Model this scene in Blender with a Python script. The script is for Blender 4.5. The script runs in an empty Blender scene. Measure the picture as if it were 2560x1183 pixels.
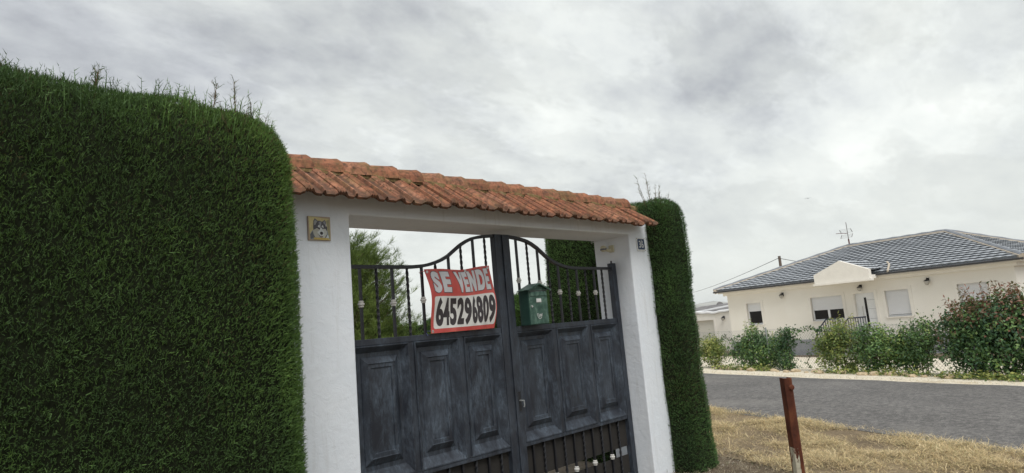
import bpy, bmesh, math, random
import numpy as np
from mathutils import Vector, Matrix, noise as mnoise
random.seed(7); RNG = np.random.default_rng(11)
SC = bpy.context.scene
COL = SC.collection
# ------------------------------------------------------------------ camera
cam_d = bpy.data.cameras.new('camera'); cam = bpy.data.objects.new('camera', cam_d); COL.objects.link(cam)
cam_d.sensor_width = 36.0; cam_d.lens = 22.006; cam_d.clip_end = 30000; cam_d.clip_start = 0.05
RX = Vector((0.71544384, -0.6934939, -0.08489008)); UP = Vector((-0.03945821, -0.16141459, 0.98609755)); FW = Vector((0.69755513, 0.7021478, 0.14284711))
cam.matrix_world = Matrix(((RX.x, UP.x, -FW.x, 0), (RX.y, UP.y, -FW.y, 0), (RX.z, UP.z, -FW.z, 1.6), (0, 0, 0, 1)))
SC.camera = cam
SC.view_settings.view_transform = 'Standard'; SC.view_settings.look = 'None'
SC.view_settings.exposure = 0.74; SC.view_settings.gamma = 1.0; SC.view_settings.use_curve_mapping = False
# ------------------------------------------------------------------ sky and sun
SUN_AZ = math.radians(214)      # from +Y towards +X: behind the camera
SUN_EL = math.radians(58)
W = bpy.data.worlds.new('World'); SC.world = W; W.use_nodes = True
nt = W.node_tree; N = nt.nodes; LK = nt.links
for n_ in list(N): N.remove(n_)
def wn(t, **kw):
    n_ = N.new(t)
    for k, v in kw.items(): setattr(n_, k, v)
    return n_
def wmath(op, a, b=None, clamp=False):
    m = wn('ShaderNodeMath', operation=op); m.use_clamp = clamp
    for i, v in enumerate((a, b)):
        if v is None: continue
        if isinstance(v, (int, float)): m.inputs[i].default_value = v
        else: LK.new(v, m.inputs[i])
    return m.outputs[0]
sky = wn('ShaderNodeTexSky', sky_type='NISHITA'); sky.sun_disc = False
sky.sun_elevation = SUN_EL; sky.sun_rotation = SUN_AZ; sky.dust_density = 2.0
tc = wn('ShaderNodeTexCoord'); sp = wn('ShaderNodeSeparateXYZ'); LK.new(tc.outputs['Generated'], sp.inputs[0])
zc = wmath('MAXIMUM', sp.outputs[2], 0.0)
den = wmath('ADD', zc, 0.34)
cb = wn('ShaderNodeCombineXYZ'); LK.new(wmath('DIVIDE', sp.outputs[0], den), cb.inputs[0]); LK.new(wmath('DIVIDE', sp.outputs[1], den), cb.inputs[1])
def wnoise(scale, detail, rough, dist, off, stretch=(1, 1, 1), rz=0.0):
    mp = wn('ShaderNodeMapping'); mp.inputs['Location'].default_value = off; mp.inputs['Scale'].default_value = stretch; mp.inputs['Rotation'].default_value = (0, 0, rz)
    LK.new(cb.outputs[0], mp.inputs[0])
    nn = wn('ShaderNodeTexNoise'); nn.inputs['Scale'].default_value = scale; nn.inputs['Detail'].default_value = detail
    nn.inputs['Roughness'].default_value = rough; nn.inputs['Distortion'].default_value = dist
    LK.new(mp.outputs[0], nn.inputs['Vector']); return nn.outputs['Fac']
SKY_OFF = (-3.0, 5.0, 0.0)
n_big = wnoise(0.55, 1.5, 0.45, 0.0, (SKY_OFF[0] + 0.2, SKY_OFF[1] - 0.35, 3.0))
n_mid = wnoise(2.1, 10.0, 0.57, 0.0, SKY_OFF, (1, 1.1, 1), 0.5)
n_str = wnoise(7.5, 9.0, 0.62, 0.10, (SKY_OFF[0] + 5, SKY_OFF[1] + 1, 1.0), (0.75, 1.3, 1), -0.6)
n_rdg = wmath('ABSOLUTE', wmath('SUBTRACT', wnoise(3.1, 7.0, 0.55, 0.0, (SKY_OFF[0] - 4, SKY_OFF[1] + 2, 5.0)), 0.5))
mixn = wmath('ADD', wmath('ADD', wmath('MULTIPLY', n_big, 1.25), wmath('MULTIPLY', n_mid, 1.0)), wmath('MULTIPLY', n_str, 0.36))
mixn = wmath('SUBTRACT', wmath('SUBTRACT', mixn, 0.705), wmath('MULTIPLY', n_rdg, 0.45))
rmp = wn('ShaderNodeValToRGB'); LK.new(mixn, rmp.inputs[0])
el = rmp.color_ramp.elements
el[0].position = 0.24; el[0].color = (0.248, 0.257, 0.278, 1)
el[1].position = 0.86; el[1].color = (0.585, 0.60, 0.572, 1)
for pos, c in ((0.38, (0.330, 0.343, 0.358, 1)), (0.50, (0.412, 0.428, 0.430, 1)), (0.60, (0.472, 0.490, 0.480, 1)), (0.71, (0.520, 0.538, 0.518, 1))):
    e = el.new(pos); e.color = c
def edge(fac, a, b, lo, hi):
    r = wn('ShaderNodeMapRange', interpolation_type='SMOOTHSTEP'); LK.new(fac, r.inputs[0])
    for i, v in enumerate((a, b, lo, hi)): r.inputs[i + 1].default_value = v
    return r.outputs[0]
e1 = edge(wnoise(2.7, 12.0, 0.60, 0.25, (SKY_OFF[0] + 2.2, SKY_OFF[1] + 6.1, 2.0), (0.8, 1.25, 1), 0.9), 0.455, 0.535, 0.935, 1.04)
e2 = edge(wnoise(5.2, 12.0, 0.62, 0.20, (SKY_OFF[0] - 1.2, SKY_OFF[1] + 3.1, 7.0), (0.8, 1.25, 1), 0.4), 0.50, 0.58, 0.975, 1.04)
crisp = wn('ShaderNodeMix', data_type='RGBA', blend_type='MULTIPLY'); crisp.inputs[0].default_value = 1.0
ev = wn('ShaderNodeCombineXYZ'); eb = wmath('MULTIPLY', e1, e2)
for i in range(3): LK.new(eb, ev.inputs[i])
LK.new(rmp.outputs[0], crisp.inputs[6]); LK.new(ev.outputs[0], crisp.inputs[7])
hz = wn('ShaderNodeMix', data_type='RGBA'); hz.inputs[6].default_value = (0.492, 0.512, 0.490, 1)
sm = wn('ShaderNodeMapRange', interpolation_type='SMOOTHSTEP'); LK.new(sp.outputs[2], sm.inputs[0]); sm.inputs[1].default_value = 0.0; sm.inputs[2].default_value = 0.24; sm.inputs[3].default_value = 0.16
LK.new(sm.outputs[0], hz.inputs[0]); LK.new(crisp.outputs[2], hz.inputs[7])
cl = wn('ShaderNodeMix', data_type='RGBA', blend_type='MULTIPLY'); cl.inputs[0].default_value = 1.0
LK.new(hz.outputs[2], cl.inputs[6]); cl.inputs[7].default_value = (10, 10, 10, 1)
mx = wn('ShaderNodeMix', data_type='RGBA'); mx.inputs[0].default_value = 0.95
LK.new(sky.outputs[0], mx.inputs[6]); LK.new(cl.outputs[2], mx.inputs[7])
bg = wn('ShaderNodeBackground'); bg.inputs[1].default_value = 0.1; LK.new(mx.outputs[2], bg.inputs[0])
wo = wn('ShaderNodeOutputWorld'); LK.new(bg.outputs[0], wo.inputs[0])
sun_d = bpy.data.lights.new('sun', 'SUN'); sun_d.energy = 1.5; sun_d.angle = math.radians(35); sun_d.color = (1.0, 0.97, 0.93)
sun = bpy.data.objects.new('sun', sun_d); COL.objects.link(sun)
sv = Vector((math.sin(SUN_AZ) * math.cos(SUN_EL), math.cos(SUN_AZ) * math.cos(SUN_EL), math.sin(SUN_EL)))
sun.rotation_euler = sv.to_track_quat('Z', 'Y').to_euler(); sun.location = (0, 0, 50)

# ------------------------------------------------------------------ helpers: materials
class Mt:
    """small node-graph builder"""
    def __init__(s, name, rough=0.7, spec=0.3, metal=0.0):
        s.m = bpy.data.materials.new(name); s.m.use_nodes = True
        s.nt = s.m.node_tree; s.b = s.nt.nodes['Principled BSDF']
        s.b.inputs['Roughness'].default_value = rough; s.b.inputs['Specular IOR Level'].default_value = spec; s.b.inputs['Metallic'].default_value = metal
        s._tc = None
    def n(s, t, **kw):
        x = s.nt.nodes.new(t)
        for k, v in kw.items(): setattr(x, k, v)
        return x
    def l(s, a, b): s.nt.links.new(a, b)
    def pos(s): 
        if s._tc is None: s._tc = s.n('ShaderNodeNewGeometry').outputs['Position']
        return s._tc
    def noise(s, scale, detail=4, rough=0.55, dist=0.0, stretch=None, vec=None):
        v = vec or s.pos()
        if stretch:
            mp = s.n('ShaderNodeMapping'); mp.inputs['Scale'].default_value = stretch; s.l(v, mp.inputs[0]); v = mp.outputs[0]
        x = s.n('ShaderNodeTexNoise'); x.inputs['Scale'].default_value = scale; x.inputs['Detail'].default_value = detail
        x.inputs['Roughness'].default_value = rough; x.inputs['Distortion'].default_value = dist
        s.l(v, x.inputs['Vector']); return x.outputs['Fac']
    def ramp(s, fac, stops):
        r = s.n('ShaderNodeValToRGB'); s.l(fac, r.inputs[0]); e = r.color_ramp.elements
        e[0].position, e[0].color = stops[0][0], tuple(stops[0][1]) + (1,)
        e[1].position, e[1].color = stops[-1][0], tuple(stops[-1][1]) + (1,)
        for p_, c in stops[1:-1]:
            q = e.new(p_); q.color = tuple(c) + (1,)
        return r.outputs[0]
    def rng(s, fac, a, b, c=0.0, d=1.0):
        r = s.n('ShaderNodeMapRange'); s.l(fac, r.inputs[0])
        for i, v in enumerate((a, b, c, d)): r.inputs[i + 1].default_value = v
        return r.outputs[0]
    def mix(s, fac, a, b, mode='MIX'):
        x = s.n('ShaderNodeMix', data_type='RGBA', blend_type=mode)
        for i, v in ((0, fac), (6, a), (7, b)):
            if isinstance(v, (int, float)): x.inputs[i].default_value = v
            elif isinstance(v, tuple): x.inputs[i].default_value = v + (1,) if len(v) == 3 else v
            else: s.l(v, x.inputs[i])
        return x.outputs[2]
    def math(s, op, a, b):
        x = s.n('ShaderNodeMath', operation=op)
        for i, v in ((0, a), (1, b)):
            if isinstance(v, (int, float)): x.inputs[i].default_value = v
            else: s.l(v, x.inputs[i])
        return x.outputs[0]
    def color(s, c):
        if isinstance(c, tuple): s.b.inputs['Base Color'].default_value = c + (1,)
        else: s.l(c, s.b.inputs['Base Color'])
        return s
    def rough(s, c): s.l(c, s.b.inputs['Roughness']); return s
    def bump(s, h, strength=0.3, dist=0.01):
        x = s.n('ShaderNodeBump'); x.inputs['Strength'].default_value = strength; x.inputs['Distance'].default_value = dist
        s.l(h, x.inputs['Height']); s.l(x.outputs[0], s.b.inputs['Normal']); return s
    def attr(s, name='col'):
        a = s.n('ShaderNodeAttribute'); a.attribute_name = name; return a.outputs['Color']
    def objrand(s):
        return s.n('ShaderNodeObjectInfo').outputs['Random']

def plain(name, c, rough=0.6, spec=0.3, metal=0.0, var=0.12, scale=30):
    m = Mt(name, rough, spec, metal)
    f = m.noise(scale, 5, 0.6)
    lo = tuple(max(0, v * (1 - var)) for v in c); hi = tuple(min(1, v * (1 + var)) for v in c)
    m.color(m.ramp(f, [(0.3, lo), (0.7, hi)])); return m.m

M = {}
# white painted render
m = Mt('white_render', 0.85, 0.15)
a_ = m.noise(3.0, 6, 0.6); b_ = m.noise(1.2, 4, 0.6, 0.5, (1, 1, 0.3))
c_ = m.mix(m.rng(a_, 0.35, 0.7), (0.735, 0.78, 0.835), (0.77, 0.805, 0.85))
m.color(m.mix(m.rng(b_, 0.55, 0.8, 0, 0.22), c_, (0.58, 0.58, 0.57)))
cur = m.b.inputs['Base Color'].links[0].from_socket
sk = m.noise(7, 5, 0.65, 0.2, (3.0, 3.0, 0.22)); cur = m.mix(m.rng(sk, 0.56, 0.74, 0, 0.26), cur, (0.46, 0.45, 0.43))
cur = m.mix(m.rng(m.noise(60, 4, 0.7), 0.70, 0.78, 0, 0.5), cur, (0.45, 0.45, 0.44)); m.color(cur)
h_ = m.math('ADD', m.math('MULTIPLY', m.noise(14, 6, 0.6, 0.6), 1.0), m.math('MULTIPLY', m.noise(150, 3, 0.6), 0.25))
m.bump(h_, 0.36, 0.014); M['white'] = m.m
# terracotta
def terracotta(name, moss, pans=False):
    m = Mt(name, 0.85, 0.15)
    o = m.objrand()
    base = m.ramp(o, [(0.0, (0.28, 0.112, 0.066)), (0.25, (0.42, 0.180, 0.102)), (0.5, (0.34, 0.145, 0.085)), (0.75, (0.47, 0.225, 0.138)), (1.0, (0.37, 0.175, 0.112))])
    f1 = m.noise(11, 6, 0.65, 0.4); base = m.mix(m.rng(f1, 0.38, 0.66, 0, 0.75), base, (0.17, 0.078, 0.052))
    f2 = m.noise(26, 8, 0.72, 0.3); base = m.mix(m.rng(f2, 0.46, 0.62, 0, 0.85), base, (0.070, 0.046, 0.033))
    f3 = m.noise(9, 7, 0.7, 0.6, (1, 1, 1)); base = m.mix(m.rng(f3, 0.52 - moss * 0.14, 0.72 - moss * 0.14, 0, 0.65), base, (0.17, 0.125, 0.055))
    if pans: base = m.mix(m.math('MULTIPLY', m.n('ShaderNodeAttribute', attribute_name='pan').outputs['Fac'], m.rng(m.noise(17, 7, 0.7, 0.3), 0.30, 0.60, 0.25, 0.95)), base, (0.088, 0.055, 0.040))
    f4 = m.noise(120, 3, 0.6); base = m.mix(m.rng(f4, 0.68, 0.76, 0, 0.7), base, (0.50, 0.42, 0.33))
    m.color(base); m.bump(m.noise(70, 6, 0.65), 0.4, 0.004); return m.m
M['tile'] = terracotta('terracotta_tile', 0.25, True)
M['ridge'] = terracotta('terracotta_ridge', 0.5)
m = Mt('lichen_mortar', 0.95, 0.1)
m.color(m.ramp(m.noise(22, 7, 0.7, 0.4), [(0.3, (0.085, 0.062, 0.038)), (0.5, (0.19, 0.135, 0.06)), (0.7, (0.30, 0.22, 0.14))])); m.bump(m.noise(60, 5), 0.6, 0.01); M['mortar'] = m.m
# weathered dark gate paint
def gatepaint(name, wear):
    m = Mt(name, 0.42, 0.35)
    f1 = m.noise(5.5, 8, 0.72, 0.5, (1.5, 1, 0.7)); f2 = m.noise(42, 7, 0.78, 0.6, (1.5, 1, 0.40)); f3 = m.noise(6, 4, 0.6, 0.3, (2.5, 1, 0.25))
    w = m.math('MULTIPLY', m.rng(f1, 0.42, 0.64), m.rng(f2, 0.38, 0.60)); w = m.math('ADD', m.math('MULTIPLY', w, 0.95), m.math('MULTIPLY', m.rng(f3, 0.40, 0.75), 0.22))
    base = m.mix(m.rng(m.noise(3, 3), 0.4, 0.65), (0.017, 0.020, 0.028), (0.029, 0.033, 0.043))
    m.color(m.mix(m.math('MULTIPLY', w, wear), base, (0.165, 0.215, 0.275)))
    m.rough(m.rng(w, 0, 1, 0.40, 0.8)); m.bump(f2, 0.05, 0.003); return m.m
M['gate'] = gatepaint('gate_paint', 0.30)
M['gate_panel'] = gatepaint('gate_panel_paint', 0.50)
M['iron'] = plain('black_iron', (0.014, 0.015, 0.019), 0.38, 0.4, var=0.4)
M['bead'] = plain('bead_paint', (0.56, 0.55, 0.52), 0.5, 0.3)
m = Mt('wind_mesh', 0.95, 0.1)
wv = m.n('ShaderNodeTexChecker'); wv.inputs['Scale'].default_value = 260; m.l(m.pos(), wv.inputs['Vector'])
m.color(m.mix(m.noise(9, 6, 0.7), m.mix(wv.outputs['Fac'], (0.016, 0.016, 0.018), (0.036, 0.035, 0.034)), (0.045, 0.041, 0.036))); M['windmesh'] = m.m
# mailbox
m = Mt('mailbox_green', 0.45, 0.35)
f = m.noise(9, 6, 0.6, 2.2, (1, 1, 0.8)); m.color(m.ramp(f, [(0.36, (0.024, 0.062, 0.046)), (0.5, (0.045, 0.100, 0.076)), (0.64, (0.105, 0.180, 0.142))])); M['mailbox'] = m.m
M['mailbox_dark'] = plain('mailbox_side_green', (0.022, 0.062, 0.050), 0.5)
M['silver'] = plain('silver_print', (0.62, 0.63, 0.62), 0.4, 0.5)
M['metal'] = plain('bright_metal', (0.55, 0.55, 0.54), 0.35, 0.5, 0.8)
# banner
m = Mt('banner_red', 0.45, 0.4); m.color(m.ramp(m.noise(9, 5), [(0.3, (0.50, 0.068, 0.062)), (0.7, (0.60, 0.115, 0.095))])); M['red'] = m.m
M['ban_white'] = plain('banner_white', (0.70, 0.69, 0.66), 0.45, 0.4, var=0.05, scale=12)
M['ban_grey'] = plain('banner_letter_grey', (0.60, 0.605, 0.63), 0.45, 0.4, var=0.05, scale=12)
M['ban_edge'] = plain('banner_letter_outline', (0.13, 0.085, 0.09), 0.5)
M['ban_black'] = plain('banner_digit_black', (0.040, 0.032, 0.035), 0.45, 0.4)
M['blue'] = plain('number_plate_blue', (0.035, 0.060, 0.125), 0.3, 0.5)
M['enamel'] = plain('enamel_white', (0.72, 0.73, 0.72), 0.3, 0.5)
M['sensor'] = plain('aged_cream_plastic', (0.58, 0.55, 0.40), 0.5, 0.4)
M['lens'] = plain('sensor_lens', (0.12, 0.125, 0.14), 0.25, 0.5)
m = Mt('portrait_paint', 0.4, 0.4); m.color(m.mix(m.rng(m.noise(120, 5), 0.35, 0.65, 0, 0.25), m.attr(), (0.2, 0.19, 0.17))); M['portrait'] = m.m
M['tile_edge'] = plain('ceramic_tile_body', (0.42, 0.32, 0.24), 0.6)
# foliage
def leafmat(name, trans=0.0, rough=0.6, spec=0.25):
    m = Mt(name, rough, spec); c = m.attr(); m.color(c)
    if trans > 0:
        t = m.n('ShaderNodeBsdfTranslucent'); m.l(m.mix(0.5, c, (0.20, 0.30, 0.04)), t.inputs[0])
        x = m.n('ShaderNodeMixShader'); x.inputs[0].default_value = trans
        out = [q for q in m.nt.nodes if q.type == 'OUTPUT_MATERIAL'][0]
        m.l(m.b.outputs[0], x.inputs[1]); m.l(t.outputs[0], x.inputs[2]); m.l(x.outputs[0], out.inputs[0])
    return m.m
M['cypress'] = leafmat('cypress_foliage', 0.12, 0.65, 0.18)
M['leaf'] = leafmat('broad_leaf', 0.22, 0.45, 0.3)
M['needle'] = leafmat('pine_needle', 0.15, 0.6, 0.2)
M['straw'] = leafmat('dry_straw', 0.1, 0.8, 0.1)
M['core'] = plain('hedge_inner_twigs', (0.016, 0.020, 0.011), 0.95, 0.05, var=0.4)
M['twig'] = plain('twig_bark', (0.16, 0.11, 0.075), 0.9, 0.1)
M['bark'] = plain('tree_bark', (0.12, 0.085, 0.06), 0.9, 0.1, var=0.4)
# house
m = Mt('cream_render', 0.9, 0.1); m.color(m.mix(m.rng(m.noise(0.8, 5, 0.6), 0.4, 0.7), (0.79, 0.76, 0.695), (0.82, 0.795, 0.735))); m.bump(m.noise(40, 4), 0.2, 0.01); M['cream'] = m.m
M['trim'] = plain('cream_trim', (0.80, 0.77, 0.71), 0.85, 0.15, var=0.04, scale=4)
M['plinth'] = plain('grey_plinth', (0.30, 0.31, 0.335), 0.85, 0.15, scale=5)
m = Mt('slate_tile', 0.30, 0.5); m.color(m.mix(m.noise(3.5, 6, 0.6), (0.26, 0.285, 0.315), (0.46, 0.485, 0.515))); m.rough(m.rng(m.noise(6, 4), 0.3, 0.7, 0.22, 0.5)); M['slate'] = m.m
M['slate_cap'] = plain('slate_hip_cap', (0.20, 0.215, 0.24), 0.4, 0.4, scale=4)
M['hip_mortar'] = plain('hip_mortar_bed', (0.50, 0.44, 0.36), 0.9, 0.1)
M['gutter'] = plain('dark_gutter', (0.05, 0.05, 0.055), 0.5)
M['pvc'] = plain('white_frame', (0.78, 0.79, 0.80), 0.35, 0.4, var=0.04)
m = Mt('shutter_slats', 0.5, 0.3); m.color((0.70, 0.71, 0.73)); M['shutter'] = m.m
m = Mt('window_glass', 0.06, 0.6); m.color((0.012, 0.014, 0.017)); M['glass'] = m.m
M['railing'] = plain('dark_blue_railing', (0.035, 0.042, 0.065), 0.5, 0.35)
M['lampglass'] = plain('lantern_glass', (0.42, 0.40, 0.36), 0.2, 0.5)
M['garage'] = plain('garage_door', (0.62, 0.60, 0.53), 0.7, 0.2, var=0.05)
M['greyroof'] = plain('weathered_grey_roof', (0.19, 0.185, 0.185), 0.8, 0.2, var=0.4, scale=2)
M['galv'] = plain('galvanised_steel', (0.36, 0.38, 0.38), 0.5, 0.4, 0.4)
M['antenna'] = plain('antenna_aluminium', (0.30, 0.29, 0.28), 0.5, 0.4, 0.5)
M['antred'] = plain('antenna_mast_paint', (0.14, 0.05, 0.045), 0.6)
M['polewood'] = plain('pole_wood', (0.16, 0.13, 0.11), 0.9, 0.1)
M['cable'] = plain('black_cable', (0.02, 0.02, 0.022), 0.6)
# rusty post: rust with remains of cream paint
m = Mt('rusty_steel', 0.85, 0.2)
f = m.noise(14, 7, 0.65, 0.4, (1, 1, 0.5)); rust = m.ramp(f, [(0.3, (0.055, 0.022, 0.016)), (0.5, (0.115, 0.038, 0.022)), (0.72, (0.20, 0.075, 0.035))])
m.color(rust); m.bump(m.noise(60, 5), 0.4, 0.004); M['rust'] = m.m
m = Mt('flaking_cream_paint', 0.7, 0.25)
f = m.noise(24, 7, 0.68, 0.5, (1, 1, 0.55)); rs = m.ramp(m.noise(20, 5), [(0.3, (0.085, 0.028, 0.018)), (0.7, (0.19, 0.065, 0.032))])
m.color(m.mix(m.rng(f, 0.53, 0.56), m.mix(m.noise(30, 4), (0.50, 0.46, 0.34), (0.62, 0.58, 0.46)), rs)); M['flake'] = m.m
# ground
m = Mt('dry_soil', 0.95, 0.08)
f = m.noise(1.3, 8, 0.65, 0.4); g_ = m.noise(30, 6, 0.7); k = m.noise(90, 4, 0.7)
c_ = m.ramp(f, [(0.3, (0.125, 0.098, 0.072)), (0.5, (0.20, 0.155, 0.11)), (0.7, (0.29, 0.235, 0.16))])
c_ = m.mix(m.rng(g_, 0.35, 0.7, 0, 0.6), c_, (0.085, 0.068, 0.055)); c_ = m.mix(m.rng(k, 0.60, 0.72, 0, 0.8), c_, (0.44, 0.38, 0.29))
m.color(c_); m.bump(m.math('ADD', g_, m.math('MULTIPLY', k, 0.6)), 0.9, 0.03); M['soil'] = m.m
m = Mt('dry_grass_floor', 0.95, 0.06)
c_ = m.ramp(m.noise(1.6, 7, 0.65, 0.5), [(0.3, (0.18, 0.14, 0.10)), (0.55, (0.30, 0.235, 0.155)), (0.75, (0.46, 0.37, 0.24))])
c_ = m.mix(m.rng(m.noise(35, 6, 0.7, 0.5), 0.42, 0.68, 0, 0.7), c_, (0.15, 0.115, 0.07)); m.color(c_); m.bump(m.noise(45, 5, 0.7), 0.9, 0.03); M['grassfloor'] = m.m
m = Mt('old_asphalt', 0.85, 0.2)
f = m.noise(0.5, 6, 0.6, 0.5); g_ = m.noise(55, 5, 0.75); 
c_ = m.ramp(f, [(0.3, (0.150, 0.145, 0.140)), (0.55, (0.185, 0.178, 0.172)), (0.75, (0.225, 0.217, 0.208))])
g2 = m.noise(11, 8, 0.85, 0.3, (0.8, 1.3, 1)); c_ = m.mix(m.rng(g2, 0.46, 0.60, 0, 0.75), c_, (0.085, 0.082, 0.08)); c_ = m.mix(m.rng(g2, 0.50, 0.38, 0, 0.55), c_, (0.34, 0.325, 0.30)); c_ = m.mix(m.rng(g_, 0.46, 0.66, 0, 0.8), c_, (0.07, 0.068, 0.068)); c_ = m.mix(m.rng(m.noise(130, 3, 0.7), 0.62, 0.70, 0, 0.7), c_, (0.40, 0.385, 0.36))
ck = m.n('ShaderNodeTexVoronoi', feature='DISTANCE_TO_EDGE'); ck.inputs['Scale'].default_value = 0.55; wp = m.n('ShaderNodeMix', data_type='VECTOR'); nz = m.n('ShaderNodeTexNoise'); nz.inputs['Scale'].default_value = 2.5; nz.inputs['Detail'].default_value = 6; m.l(m.pos(), nz.inputs['Vector']); wp.inputs[0].default_value = 0.22; m.l(m.pos(), wp.inputs[4]); m.l(nz.outputs['Color'], wp.inputs[5]); m.l(wp.outputs[1], ck.inputs['Vector'])
c_ = m.mix(m.math('MULTIPLY', m.rng(ck.outputs['Distance'], 0.010, 0.0, 0, 0.35), m.rng(m.noise(0.35, 3), 0.46, 0.56)), c_, (0.035, 0.034, 0.034))
pt = m.noise(0.28, 3, 0.5, 0.4); c_ = m.mix(m.rng(pt, 0.56, 0.60, 0, 0.30), c_, (0.10, 0.098, 0.096)); c_ = m.mix(m.rng(pt, 0.42, 0.34, 0, 0.30), c_, (0.30, 0.285, 0.26))
st = m.noise(0.9, 6, 0.65, 1.0, (0.6, 1.8, 1)); c_ = m.mix(m.rng(st, 0.60, 0.72, 0, 0.55), c_, (0.075, 0.073, 0.072))
m.color(c_); m.bump(g_, 0.9, 0.012); M['asphalt'] = m.m
m = Mt('pale_gravel', 0.95, 0.08)
vo = m.n('ShaderNodeTexVoronoi'); vo.inputs['Scale'].default_value = 16; m.l(m.pos(), vo.inputs['Vector'])
c_ = m.mix(vo.outputs['Color'], (0.72, 0.65, 0.52), (0.80, 0.74, 0.62)); c_ = m.mix(m.rng(vo.outputs['Distance'], 0.45, 0.85, 0, 0.6), c_, (0.42, 0.36, 0.27))
c_ = m.mix(m.rng(m.noise(1.5, 6, 0.6), 0.56, 0.72, 0, 0.6), c_, (0.42, 0.33, 0.20)); m.color(c_); m.bump(m.math('SUBTRACT', 1.0, vo.outputs['Distance']), 0.8, 0.04); M['gravel'] = m.m
M['paving'] = plain('courtyard_paving', (0.30, 0.25, 0.20), 0.9, 0.1, var=0.3, scale=6)
M['stone'] = plain('pale_stone', (0.50, 0.40, 0.27), 0.95, 0.08, var=0.3, scale=14)
M['hill'] = plain('distant_hillside', (0.36, 0.36, 0.33), 0.95, 0.0, var=0.3, scale=0.004)
M['bird'] = plain('bird_feathers', (0.05, 0.05, 0.055), 0.8)
M['concrete'] = plain('grey_concrete', (0.36, 0.355, 0.34), 0.9, 0.1, scale=4)

# ------------------------------------------------------------------ helpers: meshes
class MB:
    def __init__(s, T=None): s.v = []; s.f = []; s.T = T; s.mi = []
    def add(s, vs, fs, mi=0):
        o = len(s.v)
        for p in vs: s.v.append(tuple(s.T(*p)) if s.T else tuple(p))
        for f in fs: s.f.append(tuple(o + i for i in f)); s.mi.append(mi)
        return s
    def box(s, a, b, mi=0):
        (x0, y0, z0), (x1, y1, z1) = a, b
        return s.add([(x0, y0, z0), (x1, y0, z0), (x1, y1, z0), (x0, y1, z0), (x0, y0, z1), (x1, y0, z1), (x1, y1, z1), (x0, y1, z1)],
                     [(0, 3, 2, 1), (4, 5, 6, 7), (0, 1, 5, 4), (1, 2, 6, 5), (2, 3, 7, 6), (3, 0, 4, 7)], mi)
    def prism(s, poly, fn0, fn1, mi=0):
        """poly: 2-D points; fn0/fn1 map a 2-D point to the two end faces"""
        k = len(poly); vs = [fn0(*p) for p in poly] + [fn1(*p) for p in poly]
        return s.add(vs, [tuple(range(k))[::-1], tuple(range(k, 2 * k))] + [(i, (i + 1) % k, k + (i + 1) % k, k + i) for i in range(k)], mi)
    def tube(s, pts, r, sides=6, mi=0, cap=True):
        pts = [Vector(p) for p in pts]; k = len(pts); rs = r if isinstance(r, (list, tuple)) else [r] * k
        ref = None; vs = []
        for i, p in enumerate(pts):
            t = (pts[min(i + 1, k - 1)] - pts[max(i - 1, 0)]).normalized()
            if ref is None: ref = Vector((0, 0, 1)) if abs(t.z) < 0.9 else Vector((1, 0, 0))
            a = t.cross(ref).normalized(); b = a.cross(t).normalized(); ref = b
            for j in range(sides):
                an = 2 * math.pi * (j + 0.5) / sides; vs.append(p + (a * math.cos(an) + b * math.sin(an)) * rs[i])
        fs = [(i * sides + j, i * sides + (j + 1) % sides, (i + 1) * sides + (j + 1) % sides, (i + 1) * sides + j) for i in range(k - 1) for j in range(sides)]
        if cap: fs += [tuple(range(sides))[::-1], tuple(range((k - 1) * sides, k * sides))]
        return s.add(vs, fs, mi)
    def lathe(s, prof, c, seg=12, axis='z', mi=0):
        vs = []; k = len(prof)
        for j in range(seg):
            an = 2 * math.pi * j / seg
            for r, h in prof:
                if axis == 'z': vs.append((c[0] + r * math.cos(an), c[1] + r * math.sin(an), c[2] + h))
                elif axis == 'x': vs.append((c[0] + h, c[1] + r * math.cos(an), c[2] + r * math.sin(an)))
                else: vs.append((c[0] + r * math.cos(an), c[1] + h, c[2] + r * math.sin(an)))
        fs = [(j * k + i, ((j + 1) % seg) * k + i, ((j + 1) % seg) * k + i + 1, j * k + i + 1) for j in range(seg) for i in range(k - 1)]
        return s.add(vs, fs, mi)
    def build(s, name, mat, parent=None, root=None, smooth=False, bevel=0.0, seg=2):
        me = bpy.data.meshes.new(name); off = Vector(root.location) if root else Vector((0, 0, 0))
        me.from_pydata([(x - off.x, y - off.y, z - off.z) for x, y, z in s.v], [], s.f); me.update()
        for mt_ in (mat if isinstance(mat, (list, tuple)) else [mat]): me.materials.append(mt_)
        if any(s.mi): me.polygons.foreach_set('material_index', s.mi)
        if smooth:
            me.polygons.foreach_set('use_smooth', [True] * len(me.polygons))
            me.set_sharp_from_angle(angle=math.radians(40))
        o = bpy.data.objects.new(name, me); COL.objects.link(o)
        if parent: o.parent = parent
        if bevel:
            b = o.modifiers.new('bevel', 'BEVEL'); b.width = bevel; b.segments = seg; b.limit_method = 'ANGLE'; b.angle_limit = math.radians(35)
        return o
def tag(o, label=None, cat=None, group=None, kind=None):
    for k, v in (('label', label), ('category', cat), ('group', group), ('kind', kind)):
        if v: o[k] = v
    return o
def thing(name, label, cat, loc=(0, 0, 0), group=None):
    o = bpy.data.objects.new(name, None); COL.objects.link(o); o.location = loc; o.empty_display_size = 0.2
    return tag(o, label, cat, group)
def inst(src, parent, loc, rot=(0, 0, 0), scale=None):
    c = src.copy(); COL.objects.link(c); c.parent = parent; c.location = loc; c.rotation_euler = rot
    if scale: c.scale = scale
    return c
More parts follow.
